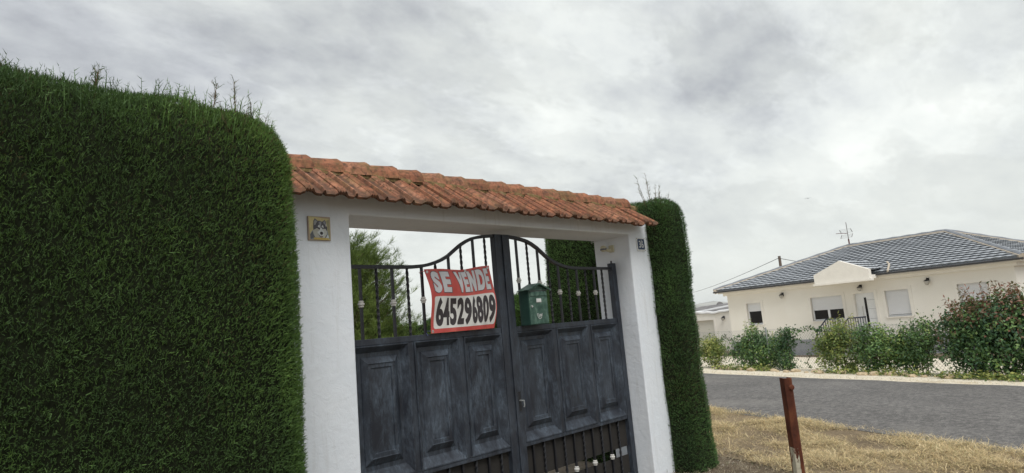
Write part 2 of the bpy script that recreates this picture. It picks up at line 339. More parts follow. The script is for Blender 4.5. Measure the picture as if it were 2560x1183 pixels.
def fast(name, V, T, colr, mat, parent=None, root=None):
    """triangle soup from numpy arrays, with a point colour attribute"""
    V = np.asarray(V, np.float32).copy(); T = np.asarray(T, np.int32)
    if root is not None: V -= np.array(root.location, np.float32)
    me = bpy.data.meshes.new(name); me.vertices.add(len(V)); me.vertices.foreach_set('co', V.ravel())
    me.loops.add(T.size); me.loops.foreach_set('vertex_index', T.ravel())
    me.polygons.add(len(T)); me.polygons.foreach_set('loop_start', np.arange(0, T.size, 3, dtype=np.int32))
    me.update(calc_edges=True)
    if colr is not None:
        at = me.attributes.new('col', 'FLOAT_COLOR', 'POINT'); C4 = np.ones((len(V), 4), np.float32); C4[:, :3] = colr
        at.data.foreach_set('color', C4.ravel())
    me.materials.append(mat); o = bpy.data.objects.new(name, me); COL.objects.link(o)
    if parent: o.parent = parent
    return o
def nrm(v): return v / np.maximum(np.linalg.norm(v, axis=1, keepdims=True), 1e-9)
def rnd(n, k=3): return RNG.normal(size=(n, k))
def snoise(P, seed, f):
    """cheap smooth noise in [-1,1] from sums of sines"""
    r = np.random.default_rng(seed); o = np.zeros(len(P))
    for i in range(6):
        k = r.normal(size=3) * f * (1.0 + 0.45 * i); o += np.sin(P @ k + r.uniform(0, 6.28)) / (1.0 + 0.45 * i)
    return o / 2.4
def sprigs(P, D, Ln, Wd, C, leaflets=4):
    """cypress shoots: a bent tapering spine with side leaflets"""
    n = len(P); S = nrm(np.cross(D, rnd(n))); B = nrm(np.cross(S, D)) * RNG.normal(size=(n, 1)) * 0.12 * Ln[:, None]
    w = Wd[:, None]; L_ = Ln[:, None]
    mid = P + D * L_ * 0.5; tip = P + D * L_ + B
    vs = [P - S * w * .5, P + S * w * .5, mid + S * w * .45 + B * .3, mid - S * w * .45 + B * .3, tip]
    tr = [(0, 1, 2), (0, 2, 3), (3, 2, 4)]; k = 5
    for j in range(leaflets):
        t = 0.2 + 0.7 * (j + 0.5) / leaflets; b = P + D * L_ * t + B * t * t
        sg = 1 if j % 2 else -1
        d = nrm(D * 0.75 + S * sg * 0.65 + rnd(n) * 0.35); ln = L_ * (0.42 - 0.18 * t) * RNG.uniform(0.7, 1.3, (n, 1)); q = nrm(np.cross(d, rnd(n)))
        vs += [b - q * w * .42, b + q * w * .42, b + d * ln]; tr.append((k, k + 1, k + 2)); k += 3
    V = np.stack(vs, 1).reshape(-1, 3); T = (np.arange(n)[:, None, None] * k + np.array(tr)[None]).reshape(-1, 3)
    Cv = np.repeat(C, k, 0).reshape(n, k, 3).copy(); Cv[:, 4] *= 1.12
    return V, T, Cv.reshape(-1, 3)
def leaves(P, Nn, Ln, Wd, C):
    """folded broad leaves: four triangles each"""
    n = len(P); A = nrm(np.cross(Nn, rnd(n))); B = nrm(np.cross(Nn, A)); L_ = Ln[:, None]; w = Wd[:, None]
    vs = [P, P + A * L_ * .45 + B * w * .5 + Nn * w * .18, P + A * L_ - Nn * L_ * 0.12, P + A * L_ * .45 - B * w * .5 + Nn * w * .18, P + A * L_ * 0.5]
    V = np.stack(vs, 1).reshape(-1, 3); tr = np.array([(0, 1, 4), (1, 2, 4), (2, 3, 4), (3, 0, 4)])
    T = (np.arange(n)[:, None, None] * 5 + tr[None]).reshape(-1, 3)
    return V, T, np.repeat(C, 5, 0)
def cat_(parts):
    V = []; T = []; C = []; o = 0
    for v, t, c in parts: V.append(v); T.append(t + o); C.append(c); o += len(v)
    return np.concatenate(V), np.concatenate(T), np.concatenate(C)

# ------------------------------------------------------------------ ground frame: u across the road, w along it
A2 = math.radians(20); N2 = (math.cos(A2), -math.sin(A2)); D2 = (math.sin(A2), math.cos(A2))
def uw(u, w): return (N2[0] * u + D2[0] * w, N2[1] * u + D2[1] * w)
GU = [(-1e5, 0), (6.9, 0.0), (13.1, -0.26), (14.8, -0.32), (24.0, -0.9), (60, -1.3), (1e6, -1.3)]
def gz(u):
    for (a, za), (b, zb) in zip(GU, GU[1:]):
        if u <= b: return za + (zb - za) * (u - a) / (b - a)
    return GU[-1][1]
def gxy(x, y): return gz(x * N2[0] + y * N2[1])
def bump2(x, y, s=1.0): return mnoise.noise(Vector((x * 0.7 * s, y * 0.7 * s, 0.3)))
def axis_pts(lo, hi, step, far):
    a = list(np.arange(lo, hi + 1e-6, step)); k = step
    while a[-1] < far: k *= 1.7; a.append(a[-1] + k)
    k = step
    while a[0] > -far: k *= 1.7; a.insert(0, a[0] - k)
    return a
mb = MB(); us = sorted(set(axis_pts(-6, 30, 1.0, 14000) + [6.9, 13.1, 14.8, 24.0])); ws = axis_pts(-8, 30, 1.0, 14000)
for u in us:
    for w_ in ws:
        x, y = uw(u, w_); mb.v.append((x, y, gz(u) - 0.003))
nw = len(ws)
mb.f = [(i * nw + j, (i + 1) * nw + j, (i + 1) * nw + j + 1, i * nw + j + 1) for i in range(len(us) - 1) for j in range(nw - 1)]; mb.mi = [0] * len(mb.f)
tag(mb.build('ground', M['soil'], smooth=True), kind='structure')
def near_edge(w): return 6.98 + 0.085 * (w - 6) * 0.9 + 0.10 * bump2(w * 1.3, 4.0) + 0.05 * bump2(w * 5, 9.0)
def far_edge(w): return 13.15 - 0.045 * (w - 8) * 0.8 + 0.12 * bump2(w * 1.7, 11.0) + 0.06 * bump2(w * 6, 2.0)
def strip(name, lo, hi, mat, lift, w0=-40, w1=160, nu=8, crown=0.0, **tg):
    mb = MB(); wl = list(np.arange(w0, -6, 2.0)) + list(np.arange(-6, 30, 0.25)) + list(np.arange(30, w1, 3.0))
    for w_ in wl:
        a, b = lo(w_), hi(w_)
        for i in range(nu + 1):
            u = a + (b - a) * i / nu; x, y = uw(u, w_); t = i / nu
            mb.v.append((x, y, gz(u) + lift + crown * 4 * t * (1 - t)))
    k = nu + 1
    mb.f = [(i * k + j, i * k + j + 1, (i + 1) * k + j + 1, (i + 1) * k + j) for i in range(len(wl) - 1) for j in range(nu)]; mb.mi = [0] * len(mb.f)
    return tag(mb.build(name, mat, smooth=True), **tg)
strip('road', near_edge, far_edge, M['asphalt'], 0.006, crown=0.03, kind='structure')
strip('gravel_verge', lambda w: far_edge(w) - 0.25, lambda w: 15.1 + 0.15 * bump2(w, 3), M['gravel'], 0.006, nu=4, kind='structure')
strip('gravel_yard', lambda w: 15.1 + 0.15 * bump2(w, 3), lambda w: 24.0 if True else 0, M['gravel'], 0.008, nu=6, kind='structure')
strip('dry_grass_verge', lambda w: near_edge(w) - 2.0 - 0.05 * (w - 6) + 0.35 * bump2(w * 0.9, 21), lambda w: near_edge(w) + 0.10, M['grassfloor'], 0.004, nu=6, kind='structure')
mb = MB(); mb.box((-6, 4.16, -0.1), (6.0, 16, 0.01)); tag(mb.build('courtyard', M['paving']), kind='structure')
# dry straw lying on the verge
def straw(n, fu, w0, w1, lmin, lmax, pal, flat=0.25, clump=False):
    w_ = RNG.uniform(w0, w1, n); u = np.array([fu(a, b) for a, b in zip(w_, RNG.uniform(0, 1, n))])
    x = N2[0] * u + D2[0] * w_; y = N2[1] * u + D2[1] * w_
    z = np.interp(u, [a for a, _ in GU], [b for _, b in GU]) + RNG.uniform(0.0, 0.02, n)
    if clump:
        cl_ = snoise(np.stack([x, y, 0 * x], 1), 88, 3.4) + 0.5 * snoise(np.stack([x, y, 0 * x], 1), 89, 9.0); kp = RNG.uniform(-0.7, 0.7, n) < cl_ * 1.1 + 0.16
        z = z + np.clip(cl_, -0.3, 1) * 0.035; u, w_, x, y, z = u[kp], w_[kp], x[kp], y[kp], z[kp]; n = len(x)
    P = np.stack([x, y, z], 1); D = rnd(n); D[:, 2] = np.abs(D[:, 2]) * flat; D = nrm(D)
    L_ = RNG.uniform(lmin, lmax, n); S = nrm(np.cross(D, np.array([[0, 0, 1.0]]))); wd = RNG.uniform(0.0010, 0.0022, n)[:, None]
    C = np.array(pal)[RNG.integers(0, len(pal), n)] * RNG.uniform(0.75, 1.2, (n, 1))
    bend = rnd(n) * 0.15 * L_[:, None]
    Mq = P + D * L_[:, None] * .5 + bend; V = np.stack([P - S * wd, P + S * wd, Mq + S * wd * .8, Mq - S * wd * .8, P + D * L_[:, None] + np.array([[0, 0, -0.3]]) * L_[:, None] * flat], 1).reshape(-1, 3)
    V[:, 2] = np.maximum(V[:, 2], np.repeat(z, 5) - 0.03)
    T = (np.arange(n)[:, None, None] * 5 + np.array([(0, 1, 2), (0, 2, 3), (3, 2, 4)])[None]).reshape(-1, 3)
    return V, T, np.repeat(C, 5, 0)
PAL = [(0.70, 0.55, 0.31), (0.62, 0.47, 0.26), (0.80, 0.66, 0.41), (0.46, 0.35, 0.20), (0.38, 0.34, 0.18)]
s1 = straw(150000, lambda w, r: near_edge(w) - 2.1 + 2.2 * r ** 0.85 + 0.12 * random.random(), -1.5, 9.5, 0.04, 0.16, PAL, 0.13, True)
s2 = straw(26000, lambda w, r: near_edge(w) - 5.2 + 3.4 * r, -1.0, 6.5, 0.03, 0.13, [(0.40, 0.34, 0.24), (0.30, 0.24, 0.16), (0.48, 0.42, 0.31), (0.14, 0.12, 0.09)], 0.15)
s3 = straw(1200, lambda w, r: near_edge(w) + 0.14 * (r - 0.6), -1.5, 12, 0.04, 0.09, PAL + [(0.16, 0.17, 0.07)], 0.6)
s4 = straw(2500, lambda w, r: far_edge(w) + 0.45 * r - 0.05, 1, 20, 0.05, 0.16, PAL + [(0.16, 0.15, 0.07)], 0.6)
s5 = straw(5000, lambda w, r: near_edge(w) - 1.6 - 2.2 * r, -0.5, 6.5, 0.02, 0.07, [(0.16, 0.17, 0.10), (0.20, 0.19, 0.11), (0.11, 0.12, 0.07)], 0.8, True)
V, T, C = cat_([s1, s2, s3, s4, s5])
tag(fast('dry_grass', V, T, C, M['straw']), 'straw coloured mown dry grass covering the verge beside the road', 'grass', kind='stuff')
n = 14000; w_ = RNG.uniform(-1, 6.5, n); u = 6.98 + 0.0765 * (w_ - 6) - RNG.uniform(1.3, 5.0, n)
P = np.stack([N2[0] * u + D2[0] * w_, N2[1] * u + D2[1] * w_, RNG.uniform(0, 0.012, n)], 1)
C = np.array([(0.36, 0.31, 0.24), (0.20, 0.15, 0.10), (0.12, 0.10, 0.08), (0.48, 0.44, 0.37)])[RNG.integers(0, 4, n)]
V, T, C = leaves(P, nrm(rnd(n) * 0.5 + np.array([[0, 0, 1.0]])), RNG.uniform(0.008, 0.028, n), RNG.uniform(0.004, 0.012, n), C)
tag(fast('leaf_litter', V, T, C, M['straw']), 'brown leaf litter and chips on the bare soil by the clipped hedge', 'litter', kind='stuff')

# ------------------------------------------------------------------ gate portal
X0, X1, X2, X3 = 1.56, 2.152, 5.365, 5.93; YF, YB = 3.70, 4.16; ZL = 2.441
portal = thing('gate_portal', 'white rendered gate portal with terracotta tiled roof between two clipped hedges', 'gateway', (3.76, 3.93, 0))
mb = MB(); zt = 2.62
poly = [(X0, 0), (X1, 0), (X1, ZL), (X2, ZL), (X2, 0), (X3, 0), (X3, zt), (X0, zt)]
mb.prism(poly, lambda x, z: (x, YF, z), lambda x, z: (x, YB, z))
mb.build('wall', M['white'], portal, portal, bevel=0.012, seg=3)
mb = MB(); gp = [(YF + 0.005, zt - 0.01), (YB - 0.005, zt - 0.01), (YB - 0.005, 2.63), (3.93, 2.775), (YF + 0.005, 2.63)]
mb.prism(gp, lambda y, z: (X0, y, z), lambda y, z: (X3 - 0.004, y, z)); mb.build('roof_bed', M['white'], portal, portal)
# roof tiles: local x along the wall, t down the slope, h normal to it
YR, ZR, YE, ZE = 3.93, 2.805, 3.475, 2.515
SL = math.hypot(YR - YE, ZR - ZE); sa = math.atan2(ZR - ZE, YR - YE)
PROF = [(0.000, .024), (.010, .034), (.018, .021), (.027, .035), (.035, .021), (.044, .034), (.054, .026), (.064, .007), (.074, .000), (.112, .000), (.120, .025), (.130, .026), (.140, .002), (.202, .001), (.214, .011), (.2305, .020)]
def tile_mesh(name):
    mb = MB(); rows = [(0.0, 0.0, 1.0), (SL * 0.5, 0.0, 1.0), (SL - 0.055, 0.0, 1.0), (SL - 0.02, -0.001, 1.0), (SL, -0.008, 0.92)]
    k = len(PROF)
    def pt(x, t, h): return (x, -t * math.cos(sa) + -h * math.sin(sa), -t * math.sin(sa) + h * math.cos(sa))
    for t, dh, s_ in rows:
        for x, h in PROF: mb.v.append(pt(x, t, h * s_ + dh))
    for t, dh, s_ in rows:
        for x, h in PROF: mb.v.append(pt(x, min(t, SL - 0.006), h * 0.8 - 0.026))
    nr = len(rows); o = nr * k
    for i in range(nr - 1):
        for j in range(k - 1):
            mb.f.append((i * k + j, (i + 1) * k + j, (i + 1) * k + j + 1, i * k + j + 1))
            mb.f.append((o + i * k + j, o + i * k + j + 1, o + (i + 1) * k + j + 1, o + (i + 1) * k + j))
    for j in range(k - 1):
        e = (nr - 1) * k + j; mb.f.append((e, o + e, o + e + 1, e + 1)); mb.f.append((j, j + 1, o + j + 1, o + j))
    for i in range(nr - 1):
        mb.f.append((i * k, o + i * k, o + (i + 1) * k, (i + 1) * k)); e = i * k + k - 1; mb.f.append((e, (i + 1) * k + k - 1, o + (i + 1) * k + k - 1, o + e))
    mb.mi = [0] * len(mb.f)
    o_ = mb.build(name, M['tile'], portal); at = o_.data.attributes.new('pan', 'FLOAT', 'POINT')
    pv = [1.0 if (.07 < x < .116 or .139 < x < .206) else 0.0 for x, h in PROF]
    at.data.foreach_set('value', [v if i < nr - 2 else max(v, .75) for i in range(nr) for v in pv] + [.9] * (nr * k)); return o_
PITCH = 0.2265
t0 = tile_mesh('roof_tile'); xs = [1.275 + PITCH * i for i in range(19)]
for i, x in enumerate(xs):
    o = t0 if i == 0 else inst(t0, portal, (0, 0, 0))
    o.location = (x - 3.76 + random.uniform(-.003, .003), random.uniform(-.006, .006), ZR + random.uniform(-.003, .003)); o.rotation_euler = (random.uniform(-.012, .012), random.uniform(-.008, .008), random.uniform(-.012, .012))
for i, x in enumerate(xs):
    inst(t0, portal, (x + PITCH - 3.76, random.uniform(-.004, .004), ZR), (0, 0, math.pi))
# ridge caps: wider at the right end, which overlaps the next one
def cap_mesh():
    mb = MB(); pr = [(-.125, -.045), (-.115, .010), (-.092, .046), (-.052, .070), (.052, .070), (.092, .046), (.115, .010), (.125, -.045)]; k = len(pr)
    st = [(0.0, .87, -.006), (0.19, 0.97, 0.000), (0.235, 1.0, 0.004), (0.250, 0.985, 0.001), (0.258, .94, -0.004)]
    for x, s_, dz in st:
        for y, z in pr: mb.v.append((x, y * s_, z * s_ + dz))
    for x, s_, dz in st:
        for y, z in pr: mb.v.append((min(x, .25), y * s_ * .86, (z - .016) * s_))
    n_ = len(st); o = n_ * k
    for i in range(n_ - 1):
        for j in range(k - 1):
            mb.f += [(i * k + j, (i + 1) * k + j, (i + 1) * k + j + 1, i * k + j + 1), (o + i * k + j, o + i * k + j + 1, o + (i + 1) * k + j + 1, o + (i + 1) * k + j)]
    for j in range(k - 1):
        e = (n_ - 1) * k + j; mb.f += [(e, o + e, o + e + 1, e + 1), (j, j + 1, o + j + 1, o + j)]
    mb.mi = [0] * len(mb.f); return mb.build('ridge_tile', M['ridge'], portal)
c0 = cap_mesh()
for i in range(19):
    o = c0 if i == 0 else inst(c0, portal, (0, 0, 0))
    o.location = (1.968 + 0.2293 * (i - 2) - 0.256 - 3.76 + random.uniform(-.004, .004), random.uniform(-.004, .004), ZR + random.uniform(-.003, .003)); o.rotation_euler = (random.uniform(-.02, .02), random.uniform(-.012, .006), random.uniform(-.015, .015))
for sgn in (-1, 1):
    mb = MB(); nn = 120
    for i in range(nn + 1):
        x = 1.50 + 4.48 * i / nn; j = 0.012 * mnoise.noise(Vector((x * 9, sgn, 0)))
        for t, h in ((0.05, .03), (0.098, .044), (0.125 + j, .034), (0.135 + j, 0.008)):
            mb.v.append((x, 3.93 + sgn * t * math.cos(sa) + sgn * h * 0.3, ZR - t * math.sin(sa) + h))
    for i in range(nn):
        for j in range(3): mb.f.append((i * 4 + j, (i + 1) * 4 + j, (i + 1) * 4 + j + 1, i * 4 + j + 1))
    mb.mi = [0] * len(mb.f); mb.build('mortar_bed', M['mortar'], portal, portal, smooth=True)

# ------------------------------------------------------------------ gate leaves
G = 3.90
ARC = [(0.0, 2.392), (0.09, 2.392), (0.188, 2.383), (0.255, 2.374), (0.324, 2.360), (0.39, 2.335), (0.458, 2.300), (0.525, 2.255), (0.593, 2.208), (0.66, 2.176), (0.723, 2.154), (0.79, 2.136), (0.86, 2.124), (0.95, 2.117), (1.1, 2.115), (1.62, 2.115)]
def arc_z(d):
    for (a, za), (b, zb) in zip(ARC, ARC[1:]):
        if d <= b: return za + (zb - za) * (d - a) / (b - a)
    return 2.115
def square_bar(mb, x, y, z0, z1, h, twist=0.0):
    k = max(2, int((z1 - z0) / 0.008)) if twist else 2
    for i in range(k):
        z = z0 + (z1 - z0) * i / (k - 1); a = twist * (z - z0) + math.pi / 4
        for j in range(4): mb.v.append((x + h * 1.414 * math.cos(a + j * math.pi / 2), y + h * 1.414 * math.sin(a + j * math.pi / 2), z))
    o = len(mb.v) - 4 * k
    for i in range(k - 1):
        for j in range(4): mb.f.append((o + i * 4 + j, o + i * 4 + (j + 1) % 4, o + (i + 1) * 4 + (j + 1) % 4, o + (i + 1) * 4 + j))
    mb.mi = [0] * len(mb.f)
BEAD = [(0.0, -.024), (.012, -.024), (.0185, -.021), (.0185, -.013), (.0145, -.010), (.0235, -.006), (.0245, 0), (.0235, .006), (.0145, .010), (.0185, .013), (.0185, .021), (.012, .024), (0.0, .024)]
def gate_leaf(sign, xa, xb, label, bars, beads):
    """sign -1: left leaf (centre stile at xb), +1: right leaf (centre stile at xa)"""
    r = thing('gate_leaf', label, 'gate', ((xa + xb) / 2, G, 0), 'leaves of the double gate'); xc = 3.738
    sw = 0.068; cw = 0.086
    if sign < 0: stl, str_ = (xa, xa + sw), (xb - cw, xb)
    else: stl, str_ = (xa, xa + cw), (xb - sw, xb)
    for (a, b), zt_ in ((stl, 2.168 if sign < 0 else 2.405), (str_, 2.405 if sign < 0 else 2.168)):
        mb = MB(); mb.box((a, G - 0.012, 0.03), (b, G + 0.048, zt_)); mb.build('stile', M['gate'], r, r, bevel=0.004)
    if sign > 0:                                           # cover strip over the meeting joint, hinge lugs
        mb = MB(); mb.box((xa - 0.010, G - 0.024, 0.10), (xa + 0.022, G - 0.0135, 2.395)); mb.build('cover_strip', M['gate'], r, r, bevel=0.002)
    ia, ib = stl[1], str_[0]
    mb = MB(); pts = []
    for i in range(60):
        x = ia - 0.001 + (ib - ia + 0.002) * i / 59; pts.append((x, arc_z(abs(x - xc))))
    vs = []
    for x, z in pts: vs += [(x, G - .002, z - .013), (x, G + .034, z - .013), (x, G + .034, z + .013), (x, G - .002, z + .013)]
    fs = [(i * 4 + j, i * 4 + (j + 1) % 4, (i + 1) * 4 + (j + 1) % 4, (i + 1) * 4 + j) for i in range(59) for j in range(4)]
    mb.add(vs, fs); mb.build('arched_rail', M['iron'], r, r)
    for nm, z0, z1 in (('middle_rail', 1.557, 1.602), ('lower_rail', 0.598, 0.628), ('bottom_rail', 0.03, 0.075)):
        mb = MB(); mb.box((ia + .001, G - 0.004, z0), (ib - .001, G + 0.04, z1)); mb.build(nm, M['gate'], r, r, bevel=0.004)
    mull = [2.729, 3.210] if sign < 0 else [4.318, 4.820]
    edges = [ia] + mull + [ib]; hw = 0.022
    for x in mull:
        mb = MB(); mb.box((x - hw, G, 0.628), (x + hw, G + 0.038, 1.557)); mb.build('mullion', M['gate'], r, r, bevel=0.003)
    for i in range(3):
        a = edges[i] + (hw if i else 0.0); b = edges[i + 1] - (hw if i < 2 else 0.0)
        mb = MB()
        rings = [(0, 0, 0, G - .001), (.004, .004, .004, G - .008), (.012, .010, .014, G - .008), (.052, .050, .080, G + .040), (.080, .080, .112, G + .040), (.084, .084, .117, G + .034), (.122, .127, .160, G + .006), (.126, .131, .165, G + .012), (.150, .157, .19, G + .012), (.154, .162, .196, G + .020), (.162, .170, .206, G + .020)]
        for s_, t_, b_, y in rings:
            mb.v += [(a + s_, y, 0.628 + b_), (b - s_, y, 0.628 + b_), (b - s_, y, 1.557 - t_), (a + s_, y, 1.557 - t_)]
        for q in range(len(rings) - 1):
            for j in range(4): mb.f.append((q * 4 + j, q * 4 + (j + 1) % 4, (q + 1) * 4 + (j + 1) % 4, (q + 1) * 4 + j))
        e = (len(rings) - 1) * 4; mb.f.append((e, e + 1, e + 2, e + 3))
        mb.mi = [0] * len(mb.f); mb.box((a, G + 0.042, 0.628), (b, G + 0.045, 1.557)); mb.build('panel', M['gate_panel'], r, r)
    for i, x in enumerate(bars):
        for z0, z1, zb in ((1.60, arc_z(abs(x - xc)), beads.get(i)), (0.07, 0.60, 0.283 if i % 2 == 0 else None)):
            mb = MB(); square_bar(mb, x, G + 0.016, z0, z1, 0.0085 if i % 2 else 0.009, 34.0 if i % 2 else 0.0)
            o = mb.build('bar', M['iron'], r, r)
            if zb:
                mb = MB(); mb.lathe(BEAD, (x, G + 0.016, zb), 14); mb.build('bead', M['bead'], o, r, smooth=True)
    for z0, z1 in ((0.335, 0.596), (0.078, 0.255)):
        mb = MB(); mb.box((ia + .002, G + 0.032, z0), (ib - .002, G + 0.035, z1)); mb.build('wind_mesh_band', M['windmesh'], r, r)
    return r
lb = [2.338 + 0.1349 * i for i in range(10)]; rb = [3.928 + 0.1337 * i for i in range(10)]
gl = gate_leaf(-1, 2.172, 3.734, 'left leaf of the weathered black gate with the for-sale banner tied on', lb, {0: 1.850, 2: 1.850, 4: 1.863, 6: 1.95, 8: 2.0})
gr = gate_leaf(1, 3.740, 5.348, 'right leaf of the weathered black gate with the green mailbox on it', rb, {0: 2.003, 2: 1.978, 4: 1.888, 6: 1.870, 8: 1.872})
mb = MB(); mb.box((3.765, G - .018, 0.90), (3.80, G - .0125, 1.06)); lp = mb.build('lock_plate', M['iron'], gr, gr)
mb = MB(); mb.tube([(3.782, G - .018, .985), (3.782, G - .045, .985), (3.800, G - .05, .985), (3.803, G - .05, .945), (3.800, G - .045, 0.93)], 0.006, 6); mb.build('handle', M['galv'], gr, gr, smooth=True)
mb = MB(); mb.lathe([(.0, 0), (.008, .001), (.010, .02), (.005, .028), (0, .03)], (5.315, G + .018, 2.168), 8); mb.build('stile_finial', M['iron'], gr, gr)
for z in (0.35, 1.95):
    mb = MB(); mb.lathe([(0, -.05), (.014, -.05), (.014, .05), (0, .05)], (5.352, G + .045, z), 8); mb.build('hinge', M['iron'], gr, gr)
    mb = MB(); mb.lathe([(0, -.05), (.014, -.05), (.014, .05), (0, .05)], (2.168, G + .045, z), 8); mb.build('hinge', M['iron'], gl, gl)

# ------------------------------------------------------------------ text helper
def text_polys(body, bold=0.04, spacing=1.0):
    cu = bpy.data.curves.new('txt', 'FONT'); cu.body = body; cu.size = 1.0; cu.offset = bold; cu.resolution_u = 4; cu.space_character = spacing
    o = bpy.data.objects.new('txt', cu); COL.objects.link(o); bpy.context.view_layer.update()
    me = bpy.data.meshes.new_from_object(o.evaluated_get(bpy.context.evaluated_depsgraph_get()))
    bpy.data.objects.remove(o); bpy.data.curves.remove(cu)
    V = np.array([v.co[:2] for v in me.vertices]); F = [tuple(p.vertices) for p in me.polygons]; bpy.data.meshes.remove(me)
    lo, hi = V.min(0), V.max(0); return (V - lo) / (hi - lo), F
def cut_map(V, F, fn, name, mat, parent, root, nu=12, nv=6):
    bm = bmesh.new(); vs = [bm.verts.new((x, y, 0)) for x, y in V]
    for f in F:
        try: bm.faces.new([vs[i] for i in f])
        except ValueError: pass
    for ax, k in ((0, nu), (1, nv)):
        for i in range(1, k):
            co = Vector((0, 0, 0)); co[ax] = i / k; no = Vector((0, 0, 0)); no[ax] = 1
            bmesh.ops.bisect_plane(bm, geom=bm.verts[:] + bm.edges[:] + bm.faces[:], plane_co=co, plane_no=no)
    bm.verts.index_update(); mb = MB()
    mb.add([fn(v.co.x, v.co.y) for v in bm.verts], [tuple(v.index for v in f.verts) for f in bm.faces]); bm.free()
    return mb.build(name, mat, parent, root)

# ------------------------------------------------------------------ for-sale banner
ban = thing('banner', 'red and white for-sale banner with phone number tied to the gate bars', 'banner', (3.23, 3.865, 1.585))
YBN = 3.868
def S(u, v, lift=0.0):
    """u left to right, v bottom to top"""
    xl = 2.885 + 0.028 * math.sin(v * math.pi) * 0.6 + 0.010 * (1 - v) - 0.018 * v ** 4 ; xr = 3.548 - 0.012 * v + 0.040 * math.sin(min(1, v * 1.05) * math.pi) ** 1.0 * (0.55 + 0.6 * v)
    zb = 1.604 + 0.002 * u; zt_ = 2.094 + 0.030 * u - 0.014 * math.sin(u * math.pi) + 0.006 * math.sin(u * 9)
    x = xl + (xr - xl) * u; z = zb + (zt_ - zb) * v
    y = YBN - 0.006 + 0.010 * math.sin(u * 7 + v * 2.5) + 0.008 * math.sin(v * 8 - u * 4) + 0.007 * math.sin(u * 15 + v * 5 + 1.0) - 0.012 * math.sin(v * math.pi) + 0.004 * math.sin(u * 31 - v * 3)
    return (x, y - lift, z)
def sheet(name, u0, u1, v0, v1, mat, lift, rad=0.0, nu=40, nv=30):
    if rad:
        pts = []
        for cx, cy, a0 in ((u1 - rad * .7, v1 - rad, 0), (u0 + rad * .7, v1 - rad, 90), (u0 + rad * .7, v0 + rad, 180), (u1 - rad * .7, v0 + rad, 270)):
            for k in range(5): a = math.radians(a0 + 22.5 * k); pts.append((cx + rad * .7 * math.cos(a), cy + rad * math.sin(a)))
        return cut_map(np.array(pts), [tuple(range(len(pts)))], lambda u, v: S(u, v, lift), name, mat, ban, ban, 30, 20)
    mb = MB()
    for i in range(nu + 1):
        for j in range(nv + 1): mb.v.append(S(u0 + (u1 - u0) * i / nu, v0 + (v1 - v0) * j / nv, lift))
    k = nv + 1; mb.f = [(i * k + j, (i + 1) * k + j, (i + 1) * k + j + 1, i * k + j + 1) for i in range(nu) for j in range(nv)]; mb.mi = [0] * len(mb.f)
    return mb.build(name, mat, ban, ban, smooth=True)
sheet('cloth', 0, 1, 0, 1, M['red'], 0.0)
sheet('white_field', 0.045, 0.985, 0.065, 0.565, M['ban_white'], 0.0008, 0.04)
def word(name, body, u0, u1, v0, v1, bold, mat, lift, sp=1.0, fat=0.004):
    V, F = text_polys(body, bold, sp)
    for q, dx in enumerate((-fat, fat)): cut_map(V, F, lambda a, b: S(u0 + (u1 - u0) * a + dx, v0 + (v1 - v0) * b, lift + .0002 * q), name, mat, ban, ban, 16, 6)
word('lettering_outline', 'SE', 0.062, 0.313, 0.612, 0.968, 0.066, M['ban_edge'], 0.0013, 1.26, 0.0055)
word('lettering', 'SE', 0.069, 0.306, 0.622, 0.958, 0.052, M['ban_grey'], 0.0024, 1.26, 0.0045)
word('lettering_outline', 'VENDE', 0.382, 0.962, 0.612, 0.968, 0.066, M['ban_edge'], 0.0013, 1.26, 0.0055)
word('lettering', 'VENDE', 0.389, 0.955, 0.622, 0.958, 0.052, M['ban_grey'], 0.0024, 1.26, 0.0045)
word('phone_number', '645296809', 0.075, 0.975, 0.095, 0.545, 0.040, M['ban_black'], 0.0024, 1.12, 0.0030)
for u_, v_ in ((0.03, 0.955), (0.03, 0.03), (0.975, 0.965), (0.6, 0.975)):
    c = S(u_, v_, 0.001); mb = MB(); mb.lathe([(.005, -.003), (.010, -.003), (.0115, 0), (.010, .002), (.005, .002), (.005, -.003)], c, 12, 'y'); mb.build('eyelet', M['metal'], ban, ban)
    if u_ != 0.975:
        dx = -0.03 if u_ < 0.5 else 0.01; mb = MB(); mb.tube([c, (c[0] + dx, c[1] + .01, c[2] + .006), (c[0] + dx * 1.2, G + .02, c[2] + .004), (c[0] + dx * 1.4, G - .02, c[2] - 0.03)], 0.0022, 5)
        mb.build('tie', plain('tie_cord', (0.10, 0.12, 0.25) if v_ < 0.5 else (0.45, 0.08, 0.08), 0.6), ban, ban)

# ------------------------------------------------------------------ mailbox
mx0, mx1, my0, my1, mz0, mz1 = 3.882, 4.118, 3.772, 3.886, 1.603, 1.912
mbx = thing('mailbox', 'green metal mailbox with a small pitched roof hung on the gate', 'mailbox', (4.0, 3.83, 1.6)); mxc = (mx0 + mx1) / 2
mb = MB(); mb.prism([(mx0, mz0), (mx1, mz0), (mx1, mz1), (mxc, mz1 + 0.042), (mx0, mz1)], lambda x, z: (x, my0 + .004, z), lambda x, z: (x, my1, z)); mb.build('case', M['mailbox_dark'], mbx, mbx, bevel=0.004)
mb = MB(); mb.box((mx0 + .003, my0 - .004, mz0 + .004), (mx1 - .003, my0 + .003, mz1 - .002)); dr_ = mb.build('door', M['mailbox'], mbx, mbx, bevel=0.003)
mb = MB(); mb.prism([(mx0 + .01, mz1), (mx1 - .01, mz1), (mxc, mz1 + .038)], lambda x, z: (x, my0 - .001, z), lambda x, z: (x, my0 + .003, z)); mb.build('gable', M['mailbox'], mbx, mbx)
mb = MB(); rx, rz0, rz1 = 0.142, mz1 - 0.008, mz1 + 0.050
